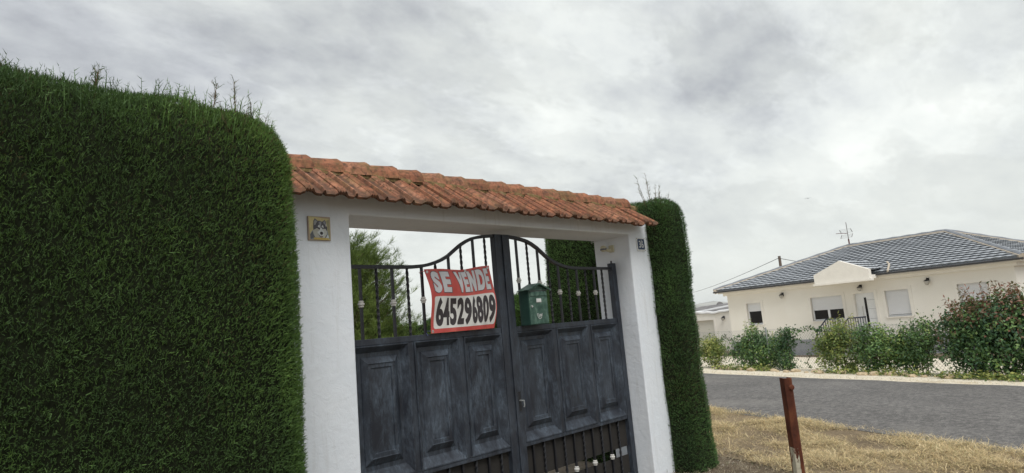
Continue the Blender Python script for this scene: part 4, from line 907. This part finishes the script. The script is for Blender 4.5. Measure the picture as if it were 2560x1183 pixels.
# porch gable
g0, g1, gd = 12.95, 15.38, -1.15
porch = MB(H); gpoly = [(g0, 2.36), (g1, 2.36), (g1, 2.76), ((g0 + g1) / 2 - .02, 3.27), (g0, 2.76)]
porch.prism(gpoly, lambda s, z: (s, gd, z), lambda s, z: (s, gd + .22, z)); pg = porch.build('porch_gable', M['trim'], house, house)
mb = MB(H); mb.box((g0 + .02, gd + .22, 2.36), (g1 - .02, -.33, 2.52)); mb.box((g0 - .06, gd - .06, 2.27), (g1 + .06, gd + .24, 2.36)); mb.build('porch_ceiling', M['trim'], pg, house)
mid = (g0 + g1) / 2 - .02
for sg, ge in ((0, g0), (1, g1)):
    courses((ge, gd + .22, 2.72), (ge, 1.0, 2.72), (mid, gd + .22, 3.22), (mid, 2.0, 3.22), 4)
mb = MB(); mb.tube([H(g0 - .52, -.60, EZ + .02), H(g0 - .30, .15, EZ + .34), H(g0 - .1, .45, EZ + .46)], .042, 8); mb.build('valley_cap', M['hip_mortar'], roof, house)
# windows, door, lamps
def slatted(mb, s0, s1, z0, z1, d):
    k = int((z1 - z0) / 0.05)
    for i in range(k):
        a = z0 + (z1 - z0) * i / k; b = z0 + (z1 - z0) * (i + 1) / k
        mb.add([(s0, d, a), (s1, d, a), (s1, d - .008, a + .006), (s0, d - .008, a + .006), (s1, d - .008, b - .004), (s0, d - .008, b - .004), (s1, d, b), (s0, d, b)], [(0, 1, 2, 3), (3, 2, 4, 5), (5, 4, 6, 7)])
def window(a, b, c, e, shut, panes=1):
    mb = MB(H); t = 0.05; d = .12
    for q in ((a, a + t, c, e), (b - t, b, c, e), (a + t, b - t, c, c + .07), (a + t, b - t, e - .05, e)): mb.box((q[0], d, q[2]), (q[1], d + .06, q[3]))
    if panes == 2: m_ = (a + b) / 2; mb.box((m_ - .05, d, c + .07), (m_ + .05, d + .06, e - .05))
    w = mb.build('window', M['pvc'], house, house)
    mb = MB(H); mb.box((a + t, d + .035, c + .07), (b - t, d + .045, e - .05)); mb.build('pane', M['glass'], w, house)
    zs = e - (e - c) * shut; mb = MB(H); slatted(mb, a + .02, b - .02, zs, e, d - .012); mb.box((a + .02, d - .022, zs - .03), (b - .02, d - .003, zs)); mb.build('shutter', M['shutter'], w, house)
    mb = MB(H); mb.box((a - .06, -.05, c - .05), (b + .06, d, c)); mb.build('sill', M['trim'], w, house)
    mb = MB(H); f = .13
    for q in ((a - f, a, c, e + f), (b, b + f, c, e + f), (a, b, e, e + f)): mb.box((q[0], -.018, q[2]), (q[1], .004, q[3]))
    mb.build('surround', M['trim'], w, house)
for (a, b, c, e), sh, pn in zip([OPS[0], OPS[1], OPS[3], OPS[4]], (0.36, 0.53, 0.90, 0.62), (1, 2, 1, 2)): window(a, b, c, e, sh, pn)
a, b, c, e = OPS[2]; mb = MB(H); mb.box((a, .14, c), (b, .20, e)); dr_ = mb.build('door', M['pvc'], house, house)
mb = MB(H); mb.box((a + .42, .132, c + .25), (a + .52, .1395, e - .2)); mb.build('glass_strip', M['glass'], dr_, house)
for z in (0.2, 0.62, 1.05, 1.45):
    mb = MB(H); mb.box((a + .08, .1355, z), (a + .38, .1395, z + .012)); mb.build('groove', M['galv'], dr_, house)
mb = MB(); mb.tube([H(a + .62, .10, .2), H(a + .62, .10, 1.2)], .016, 6); mb.build('pull_handle', M['metal'], dr_, house)
mb = MB(H); f = .12
for q in ((a - f, a, c, e + f), (b, b + f, c, e + f), (a, b, e, e + f)): mb.box((q[0], -.016, q[2]), (q[1], .004, q[3]))
mb.build('surround', M['trim'], dr_, house)
def lantern(s, d, z, par, root):
    mb = MB(H); mb.box((s - .05, d - .02, z + .02), (s + .05, d, z + .20)); o = mb.build('wall_lamp', M['iron'], par, root)
    mb = MB(); mb.tube([H(s, d - .02, z + .15), H(s, d - .10, z + .20), H(s, d - .16, z + .15)], .014, 5); mb.build('bracket', M['iron'], o, root)
    c = H(s, d - .16, z); mb = MB(); mb.lathe([(.0001, .15), (.05, .13), (.11, .09), (.115, .075), (.10, .07)], c, 8); mb.build('lamp_cap', M['iron'], o, root)
    mb = MB(); mb.lathe([(.10, .07), (.095, .0), (.06, -.07), (.0001, -.09)], c, 8); mb.build('lamp_glass', M['lampglass'], o, root)
for s_ in (17.72, 13.92, 11.2): lantern(s_, 0, 1.95, house, house)
# steps with two raked handrails
mb = MB(H)
for i in range(4): mb.box((13.2 + .002 * i, -1.2 - .3 * (3 - i), ZG - .1), (14.75 - .002 * i, -.031, ZG + (i + 1) * 0.19))
mb.build('steps', M['concrete'], house, house)
for pts, sa_, sb_ in (([(15.75, -1.0, .18), (15.2, -1.0, .74), (14.42, -1.0, .76)], 15.70, 14.45), ([(14.50, -1.35, .22), (14.02, -1.35, .74), (13.27, -1.35, .76)], 14.45, 13.30)):
    mb = MB(); mb.tube([H(*q) for q in pts], .030, 6); rl = mb.build('handrail', M['railing'], house, house); nb = 12
    for i in range(nb):
        s_ = sa_ + (sb_ - sa_) * i / (nb - 1); (sA, dd, zA), (sB, _, zB), (sC, _, zC) = pts
        zt_ = zB + (zC - zB) * (s_ - sB) / (sC - sB) if s_ < sB else zA + (zB - zA) * (s_ - sA) / (sB - sA)
        mb = MB(H); mb.box((s_ - .013, dd - .013, zt_ - .95), (s_ + .013, dd + .013, zt_)); mb.build('baluster', M['railing'], rl, house)
    mb = MB(); mb.tube([H(q[0], q[1], q[2] - .86) for q in pts], .018, 6); mb.build('bottom_rail', M['railing'], rl, house)
# garage wing and roofs behind it
gar = thing('garage', 'low cream garage wing set back at the left end of the bungalow', 'garage', H(24.6, 6, ZG))
mb = MB(H); gops = [(25.05, 27.6, ZG, 0.98)]; wall_open(mb, 20.97, 28.5, ZG - .2, 1.40, 4.0, gops, .15); mb.box((20.98, 4.5, ZG - .2), (28.5, 9.0, 1.38)); mb.build('wall', M['cream'], gar, gar)
mb = MB(H); mb.box((25.05, 4.13, ZG), (27.6, 4.17, .98)); mb.build('garage_door', M['garage'], gar, gar)
mb = MB(H); f = .16
for q in ((24.89, 25.05, ZG, 1.14), (25.05, 27.6, .98, 1.14)): mb.box((q[0], 3.975, q[2]), (q[1], 4.003, q[3]))
mb.build('door_surround', M['trim'], gar, gar)
mb = MB(H); pts = []
for i in range(40):
    s_ = 20.97 + 7.5 * i / 39; pts.append(H(s_, 3.97, 1.47 + .045 * math.sin(s_ * 2.2) + .02 * math.sin(s_ * 7)))
mb = MB(); mb.tube(pts, .085, 6); mb.build('parapet_edge', M['pvc'], gar, gar)
lantern(24.25, 4.0, .98, gar, gar)
mb = MB(H); mb.add([(20.97, 4.3, 1.42), (28.6, 4.3, 1.42), (28.6, 9.2, 1.95), (20.97, 9.2, 2.05), (20.97, 4.3, 1.36), (28.6, 4.3, 1.36), (28.6, 9.2, 1.85), (20.97, 9.2, 1.95)], [(0, 1, 2, 3), (4, 7, 6, 5), (0, 4, 5, 1), (1, 5, 6, 2), (2, 6, 7, 3), (3, 7, 4, 0)]); gr_ = mb.build('roof', M['greyroof'], gar, gar)
mb = MB(); mb.tube([H(27.4, 4.2, 1.47), H(23.0, 8.0, 2.14)], .07, 4); mb.build('white_verge', M['pvc'], gr_, gar)
fh = thing('far_outbuilding', 'distant grey roofed outbuilding with a chimney behind the garage', 'building', H(42, 30, ZG))
mb = MB(H); mb.box((38, 26, ZG - .6), (47, 34, 1.35)); mb.build('wall', M['cream'], fh, fh)
mb = MB(H); mb.add([(37.6, 25.6, 1.3), (47.4, 25.6, 1.3), (47.4, 34.4, 1.3), (37.6, 34.4, 1.3), (38.8, 30, 2.3), (46.2, 30, 2.1)], [(0, 1, 5, 4), (1, 2, 5), (2, 3, 4, 5), (3, 0, 4), (3, 2, 1, 0)]); fr = mb.build('roof', M['greyroof'], fh, fh)
mb = MB(H); mb.box((41.3, 26.9, 1.5), (41.9, 27.5, 2.12)); mb.lathe([(.0001, .28), (.2, .22), (.34, .05), (.36, 0)], (41.6, 27.2, 2.12), 8); mb.build('chimney', M['greyroof'], fr, fh)
# TV antenna
an = thing('tv_antenna', 'television antenna on the ridge of the bungalow roof', 'antenna', H(16.55, 5, 4.30))
mb = MB(); mb.tube([H(16.55, 5, 4.25), H(16.55, 5, 4.72)], .035, 8); mb.build('mast_foot', M['antred'], an, an)
mb = MB(); mb.tube([H(16.55, 5, 4.7), H(16.55, 5, 5.62)], .019, 6); mb.build('mast', M['antenna'], an, an)
mb = MB(); mb.tube([H(16.55, 5, 5.02), H(16.70, 4.75, 5.04), H(16.88, 4.45, 5.05)], .014, 5); mb.build('boom', M['antred'], an, an)
for i, (zz, dd) in enumerate(((5.24, 4.82), (5.18, 4.87), (5.12, 4.92), (5.06, 4.97), (4.96, 4.97), (4.90, 4.92), (4.84, 4.87), (4.78, 4.82))):
    mb = MB(); mb.tube([H(16.28, dd, zz), H(16.86, dd, zz)], .006, 4); mb.build('reflector_rod', M['antenna'], an, an)
for s_ in (16.28, 16.86):
    for q in ((4.82, 5.24, 4.98, 5.05), (4.98, 4.97, 4.82, 4.78)):
        mb = MB(); mb.tube([H(s_, q[0], q[1]), H(s_, q[2], q[3])], .016, 4); mb.build('reflector_frame', M['antenna'], an, an)
for k in range(4):
    mb = MB(); s_ = 16.70 + .055 * k; d_ = 4.74 - .09 * k; mb.tube([H(s_ - .09, d_ - .08, 5.05), H(s_ + .09, d_ + .08, 5.05)], .006, 4); mb.build('director', M['antenna'], an, an)
# utility pole and cables
up = thing('utility_pole', 'utility pole rising behind the left slope of the bungalow roof', 'pole', (48.72, 19.95, -1.3))
mb = MB(); mb.tube([(48.72, 19.95, -1.5), (48.72, 19.95, 5.28)], [.14, .10], 8); mb.build('shaft', M['polewood'], up, up)
mb = MB(); mb.tube([(48.62, 19.85, 5.12), (48.60, 19.80, 5.20)], .03, 6); mb.build('insulator', M['galv'], up, up)
up2 = thing('utility_pole', 'far utility pole at the end of the left overhead cable', 'pole', (120.0, 71.2, -1.3))
mb = MB(); mb.tube([(120.0, 71.2, -1.5), (120.0, 71.2, 5.6)], [.14, .10], 8); mb.build('shaft', M['polewood'], up2, up2)
def cable(a, b, sag, label, r=0.022):
    pts = [Vector(a).lerp(Vector(b), i / 24) - Vector((0, 0, sag * 4 * (i / 24) * (1 - i / 24))) for i in range(25)]
    mb = MB(); mb.tube(pts, r, 5); o = mb.build('overhead_cable', M['cable']); tag(o, label, 'cable', 'overhead cables at the utility pole')
cable((48.65, 19.9, 5.15), (120.0, 71.2, 5.35), .45, 'overhead cable running left from the utility pole to the hedge')
cable((48.72, 19.9, 5.08), (63, 20.6, 4.6), .05, 'overhead cable running right from the utility pole behind the roof')
# bird
bd = (55.97, 19.73, 10.42)
bird = thing('bird', 'tiny bird gliding in the sky above the bungalow', 'bird', bd)
RXv = Vector((.715, -.693, -.085)); FWv = Vector((.70, .70, .14)); ctr = Vector(bd)
mb = MB(); mb.tube([ctr - FWv * .10, ctr - FWv * .05, ctr + FWv * .05, ctr + FWv * .14], [.005, .028, .028, .006], 6); mb.build('body', M['bird'], bird, bird, smooth=True)
for sg, tz in ((-1, -.10), (1, .035)):
    mb = MB(); a = ctr + Vector((0, 0, .02)); mid_ = a + RXv * sg * .16 + Vector((0, 0, tz * .2 + .02)); tip = a + RXv * sg * .33 + Vector((0, 0, tz)) - FWv * .05
    q = [a - FWv * .05, a + FWv * .05, mid_ + FWv * .055, tip, mid_ - FWv * .045]; mb.add([tuple(v) for v in q] + [tuple(v + Vector((0, 0, .006))) for v in q], [(0, 1, 2, 4), (4, 2, 3), (5, 9, 7, 6), (9, 8, 7), (0, 4, 9, 5), (1, 6, 7, 2), (2, 7, 8, 3), (3, 8, 9, 4)]); mb.build('wing', M['bird'], bird, bird)

# ------------------------------------------------------------------ chain-link fence along the far verge
FU = 14.8; fz = gz(FU)
def FP(w, z, du=0.0): x, y = uw(FU + du, w); return (x, y, fz + z)
fen = thing('chain_link_fence', 'low chain-link fence along the far side of the road', 'fence', FP(10, 0))
for w_ in (2.0, 5.4, 8.6, 11.2, 14.36, 17.6, 21.0):
    mb = MB(); mb.tube([FP(w_, -.1), FP(w_, 1.24)], .024, 8); o = mb.build('post', M['galv'], fen, fen)
    mb = MB(); mb.lathe([(.026, 0), (.026, .02), (.0001, .034)], FP(w_, 1.235), 8); mb.build('post_cap', M['galv'], o, fen)
mb = MB(); w_ = 0.5; hgt = 1.18
while w_ < 22.0:
    for sg in (-1, 1):
        a = FP(w_, .03, .03); b = FP(w_ + sg * hgt * 0.9, hgt, .03)
        d = Vector(b) - Vector(a); q = d.cross(Vector((N2[0], N2[1], 0))).normalized() * .0022; r_ = Vector((N2[0], N2[1], 0)) * .0022
        A_, B_ = Vector(a), Vector(b); mb.add([tuple(A_ + q), tuple(A_ - q + r_), tuple(A_ - q - r_), tuple(B_ + q), tuple(B_ - q + r_), tuple(B_ - q - r_)], [(0, 1, 4, 3), (1, 2, 5, 4), (2, 0, 3, 5)])
    w_ += 0.085
tag(mb.build('wire_mesh', M['galv'], fen, fen), kind='stuff')
for z in (1.19, .62, .04):
    mb = MB(); mb.tube([FP(.5, z, .03), FP(22, z, .03)], .0035, 4); mb.build('line_wire', M['galv'], fen, fen)

# ------------------------------------------------------------------ shrubs along the fence
def shrub(name, label, w_, du, blobs, n, ll, pal, cat='shrub', group='shrubs along the chain-link fence', redtop=None, seed=0, stems=7, up=0.35, whips=0):
    """blobs: (dw, du, z, rw, ru, rz) ellipsoids"""
    x, y = uw(FU + du, w_); root = thing(name, label, cat, (x, y, gz(FU + du)), group); zb = gz(FU + du)
    n = int(n * 1.25); B = np.array(blobs, float); vol = B[:, 3] * B[:, 5]; idx = RNG.choice(len(B), n, p=vol / vol.sum())
    d = nrm(rnd(n)); rr = RNG.uniform(0.25, 1.0, n) ** 0.45; b = B[idx]
    nc = max(10, n // 13); ci = RNG.integers(0, nc, n); d, rr, b = d[ci], rr[ci], b[ci]
    loc = np.stack([b[:, 0] + d[:, 0] * b[:, 3] * rr, b[:, 1] + d[:, 1] * b[:, 4] * rr, b[:, 2] + d[:, 2] * b[:, 5] * rr], 1) + rnd(n) * ll * 1.1
    tone_c = RNG.normal(size=nc)[ci] * 0.16
    lump = 1 + 0.20 * snoise(loc, seed + 3, 4.5) + 0.10 * snoise(loc, seed + 4, 11)
    loc = np.stack([b[:, 0] + (loc[:, 0] - b[:, 0]) * lump, b[:, 1] + (loc[:, 1] - b[:, 1]) * lump, b[:, 2] + (loc[:, 2] - b[:, 2]) * lump], 1)
    keep = (loc[:, 2] > 0.02) & (snoise(loc, seed + 7, 6.0) > -0.75); loc, d, tone_c = loc[keep], d[keep], tone_c[keep]; n = len(loc)
    P = np.stack([x + D2[0] * loc[:, 0] + N2[0] * loc[:, 1], y + D2[1] * loc[:, 0] + N2[1] * loc[:, 1], zb + loc[:, 2]], 1)
    Dw = np.stack([D2[0] * d[:, 0] + N2[0] * d[:, 1], D2[1] * d[:, 0] + N2[1] * d[:, 1], d[:, 2]], 1)
    k = np.clip(0.48 + 0.28 * snoise(loc, seed, 3.0) + tone_c + RNG.normal(size=n) * .16, 0, .999) * (len(pal) - 1); i = k.astype(int); pa = np.array(pal); C = pa[i] * (1 - (k - i)[:, None]) + pa[i + 1] * (k - i)[:, None]
    if redtop:
        t = np.clip((loc[:, 2] - redtop[0]) / redtop[1] + RNG.normal(size=n) * .15 + 0.18 * snoise(loc, seed + 6, 4.0), 0, .8)
        red = np.array([(0.19, 0.100, 0.070), (0.25, 0.120, 0.085), (0.15, 0.100, 0.060), (0.13, 0.115, 0.055)])[RNG.integers(0, 4, n)]; m_ = RNG.uniform(0, 1, n) < t; C[m_] = red[m_]
    V, T, C = leaves(P, nrm(Dw + rnd(n) * 0.75 + np.array([[0, 0, up]])), RNG.uniform(ll * .7, ll * 1.3, n), RNG.uniform(ll * .40, ll * .62, n), C)
    parts = [(V, T, C)]; mb = MB()
    for k in range(stems):
        bl = blobs[k % len(blobs)]; e = (bl[0] + random.uniform(-.5, .5) * bl[3], bl[1] + random.uniform(-.4, .4) * bl[4], bl[2] + random.uniform(.0, .8) * bl[5])
        s_ = (e[0] * 0.5 + random.uniform(-.1, .1), e[1] * .3, -.05); m_ = ((s_[0] + e[0]) / 2 + random.uniform(-.06, .06), (s_[1] + e[1]) / 2, e[2] * .5)
        mb.tube([(x + D2[0] * q[0] + N2[0] * q[1], y + D2[1] * q[0] + N2[1] * q[1], zb + q[2]) for q in (s_, m_, e)], [.014, .010, .005], 5)
    for k in range(whips):                              # shoots standing out of the top, leaves along them
        bl = B[RNG.integers(0, len(B))]; a = RNG.uniform(-1, 1) * .95; q0 = np.array([bl[0] + a * bl[3], bl[1] + RNG.uniform(-.5, .5) * bl[4], bl[2] + bl[5] * math.sqrt(max(0, 1 - a * a)) * .95])
        if q0[2] < 0.7: continue
        ln = RNG.uniform(.12, .30); dq = np.array([a * .35 + RNG.normal() * .1, RNG.normal() * .1, 1.0]); q1 = q0 + dq * ln
        w0 = [(x + D2[0] * q[0] + N2[0] * q[1], y + D2[1] * q[0] + N2[1] * q[1], zb + q[2]) for q in (q0 - dq * .2, q1)]; mb.tube(w0, [.006, .003], 4)
        m_ = 12; tt = np.linspace(.2, 1, m_)[:, None]; Pw = np.array([w0[0]]) * (1 - tt) + np.array([w0[1]]) * tt
        cc = np.array([(0.27, 0.11, 0.08), (0.23, 0.09, 0.065), (0.18, 0.11, 0.05)])[RNG.integers(0, 3, m_)] if redtop else np.array(pal)[-2:][RNG.integers(0, 2, m_)]
        parts.append(leaves(Pw, nrm(rnd(m_) + np.array([[0, 0, .3]])), np.full(m_, ll * 1.15), np.full(m_, ll * .36), cc))
    mb.build('stems', M['bark'], root, root); V, T, C = cat_(parts); tag(fast('foliage', V, T, C, M['leaf'], root, root), kind='stuff'); return root
GRN = [(0.047, 0.098, 0.047), (0.082, 0.154, 0.062), (0.13, 0.235, 0.082), (0.228, 0.336, 0.107), (0.406, 0.45, 0.143)]
YGR = [(0.071, 0.122, 0.044), (0.13, 0.193, 0.062), (0.228, 0.294, 0.085), (0.382, 0.407, 0.12), (0.45, 0.45, 0.167)]
IVY = [(0.033, 0.072, 0.044), (0.052, 0.113, 0.057), (0.084, 0.167, 0.071), (0.143, 0.254, 0.085), (0.286, 0.386, 0.12)]
shrub('shrub', 'yellow-green leafed shrub half hidden behind the narrow hedge', 16.75, 0, [(0, 0, .5, .50, .4, .5), (-.2, 0, .75, .3, .3, .3), (.3, 0, .7, .35, .3, .35)], 2600, .075, YGR, seed=101)
shrub('shrub', 'pointed light green shrub beside the grey fence post', 14.95, .15, [(0, 0, .45, .95, .5, .5), (.1, 0, .85, .45, .35, .45), (-.25, 0, 0.8, .4, .3, .3), (.6, 0, .6, .45, .4, .38), (-.6, 0, .5, .4, .4, .4)], 4200, .085, GRN, seed=111, whips=14)
shrub('ivy_column', 'narrow column of dark ivy climbing the fence right of the pointed shrub', 13.62, -.1, [(0, 0, .35, .24, .2, .45), (.02, 0, .85, .26, .2, .3), (-.12, 0, 1.02, .22, .14, .16)], 1900, .07, IVY, seed=121)
shrub('shrub', 'yellow-green shrub in front of the bungalow steps', 11.95, .1, [(0, 0, .5, .72, .5, .55), (-.1, 0, .95, .4, .35, .36), (.3, 0, .75, .42, .3, .3)], 4200, .075, YGR, seed=131, whips=14)
shrub('shrub', 'ragged ivy-covered shrub left of the gap in the greenery', 10.85, 0, [(0, 0, .5, .62, .4, .5), (.1, 0, .95, .5, .3, .28), (-.3, 0, .6, .4, .4, .42)], 3400, .08, GRN, seed=141)
shrub('shrub', 'bright topped rounded shrub beside the red-leaved bush', 9.85, .05, [(0, 0, .72, .50, .4, .52), (-.25, 0, .95, .35, .3, .3), (.2, 0, .45, .36, .3, .36)], 3600, .075, YGR[:1] + GRN, seed=151)
shrub('photinia', 'large photinia bush with red young leaves at its top', 8.05, .1, [(0, 0, .55, 1.30, .7, .62), (.1, 0, 1.15, .90, .55, .62), (-.35, 0, 1.32, .52, .45, .48), (.55, 0, 1.05, .55, .5, .50), (-.8, 0, 1.0, .5, .4, .45)], 13500, .085, IVY, 'bush', redtop=(.95, 1.15), seed=161, stems=14, whips=60)
shrub('shrub', 'green shrub at the right edge beyond the photinia', 5.6, .1, [(0, 0, .55, 1.1, .6, .6), (0, 0, .95, .7, .5, .5)], 4000, .085, IVY, 'bush', seed=171)
# ivy strands running along the fence wires
def vine(label, pts, n, seed):
    root = thing('ivy_vine', label, 'vine', pts[0], 'ivy strands on the fence'); A_ = np.array(pts); t = np.sort(RNG.uniform(0, len(pts) - 1.001, n)); i = t.astype(int); f = (t - i)[:, None]
    P = A_[i] * (1 - f) + A_[i + 1] * f + rnd(n) * np.array([[.03, .03, .035]]); C = np.array(IVY)[RNG.integers(0, 4, n)]
    V, T, C = leaves(P, nrm(rnd(n) + np.array([[-N2[0], -N2[1], .3]])), RNG.uniform(.04, .085, n), RNG.uniform(.035, .06, n), C); tag(fast('leaf_chain', V, T, C, M['leaf'], root, root), kind='stuff')
    mb = MB(); mb.tube(pts, .005, 4); mb.build('stem', M['twig'], root, root)
vine('ivy strand along the top wire right of the ivy column', [FP(13.6 - .13 * i, 1.16 + .05 * math.sin(i * 1.3), .0) for i in range(11)], 150, 1)
vine('lower drooping ivy strand in the open fence bay', [FP(13.5 - .12 * i, .84 + .05 * math.sin(i), 0) for i in range(9)], 34, 2)
vine('thin hanging ivy strand low in the open fence bay', [FP(12.95 - .06 * math.sin(i), .55 - .07 * i, 0) for i in range(8)], 36, 3)
vine('ivy strand on the wire left of the pointed shrub', [FP(16.3 - .11 * i, .95 + .06 * math.sin(i * 1.1), 0) for i in range(11)], 90, 4)
vine('ivy strand bridging the fence top beside the photinia', [FP(9.6 - .10 * i, 1.15 + .05 * math.sin(i * 1.7), 0) for i in range(8)], 90, 5)
# creeping ground cover and verge stones
def cover(label, w0, w1, du, n, seed):
    w_ = RNG.uniform(w0, w1, n); u = FU + du + RNG.normal(size=n) * .13; h = np.abs(RNG.normal(size=n)) * .07
    P = np.stack([N2[0] * u + D2[0] * w_, N2[1] * u + D2[1] * w_, np.interp(u, [a for a, _ in GU], [b for _, b in GU]) + .02 + h], 1)
    C = np.array(YGR)[RNG.integers(0, 5, n)] * RNG.uniform(.8, 1.2, (n, 1)); V, T, C = leaves(P, nrm(rnd(n) * .6 + np.array([[0, 0, 1.0]])), RNG.uniform(.05, .11, n), RNG.uniform(.03, .06, n), C)
    tag(fast('ground_cover', V, T, C, M['leaf']), label, 'ground cover', kind='stuff')
cover('low yellow-green creeper under the pointed shrub', 13.9, 16.2, -.45, 900, 1); cover('low yellow-green creeper in front of the photinia', 5.5, 9.0, -.65, 1500, 2); cover('weedy creeper at the foot of the middle shrubs', 9.3, 12.2, -.45, 700, 3)
st0 = None
where = ['under the pointed shrub', 'at the foot of the fence', 'in the open fence bay', 'beside the weedy creeper']
for i in range(26):
    w_ = 8.8 + i * .30 + random.uniform(-.1, .1); u = FU - .45 + random.uniform(-.22, .12); x, y = uw(u, w_); s_ = random.uniform(.05, .13)
    bm = bmesh.new(); bmesh.ops.create_icosphere(bm, subdivisions=2, radius=1.0)
    for v in bm.verts: v.co *= 1 + .35 * mnoise.noise(v.co * 1.3 + Vector((i * 3.1, 0, 0)))
    me = bpy.data.meshes.new('stone'); bm.to_mesh(me); bm.free(); me.materials.append(M['stone']); o = bpy.data.objects.new('stone', me); COL.objects.link(o)
    o.location = (x, y, gz(u) + s_ * .22); o.scale = (s_ * 1.3, s_, s_ * .6); o.rotation_euler = (0, 0, random.uniform(0, 6))
    tag(o, 'pale stone lying on the gravel at the foot of the fence', 'stone', 'stones along the fence')
# far hills
hl = MB(); k = 60
for i in range(k + 1):
    a = math.radians(20 + 90 * i / k); h = 70 + 45 * mnoise.noise(Vector((i * .21, 1.7, 0))) + 20 * mnoise.noise(Vector((i * .7, 4, 0))); 
    pk = math.exp(-((math.degrees(a) - 61.6) / 2.2) ** 2) * 75
    for r_, f in ((6000, 0), (6600, .75), (7000, 1.0), (8200, 0)):
        hl.v.append((r_ * math.sin(a), r_ * math.cos(a), -3 + (h * .45 + pk) * f))
hl.f = [(i * 4 + j, (i + 1) * 4 + j, (i + 1) * 4 + j + 1, i * 4 + j + 1) for i in range(k) for j in range(3)]; hl.mi = [0] * len(hl.f)
tag(hl.build('hills', M['hill'], smooth=True), kind='structure')
# ------------------------------------------------------------------ thin haze in the air between here and the hills
hzb = MB(); hzb.box((-9500, -9500, -12.0), (9500, 9500, 140.0))
hm = bpy.data.materials.new('thin_air'); hm.use_nodes = True; hn = hm.node_tree
for q in list(hn.nodes):
    if q.type == 'BSDF_PRINCIPLED': hn.nodes.remove(q)
pv_ = hn.nodes.new('ShaderNodeVolumePrincipled'); pv_.inputs['Color'].default_value = (0.80, 0.86, 0.93, 1); pv_.inputs['Density'].default_value = 0.00005; pv_.inputs['Anisotropy'].default_value = 0.0; SC.cycles.volume_bounces = 3
hn.links.new(pv_.outputs[0], [q for q in hn.nodes if q.type == 'OUTPUT_MATERIAL'][0].inputs['Volume'])
tag(hzb.build('haze', hm), kind='stuff')
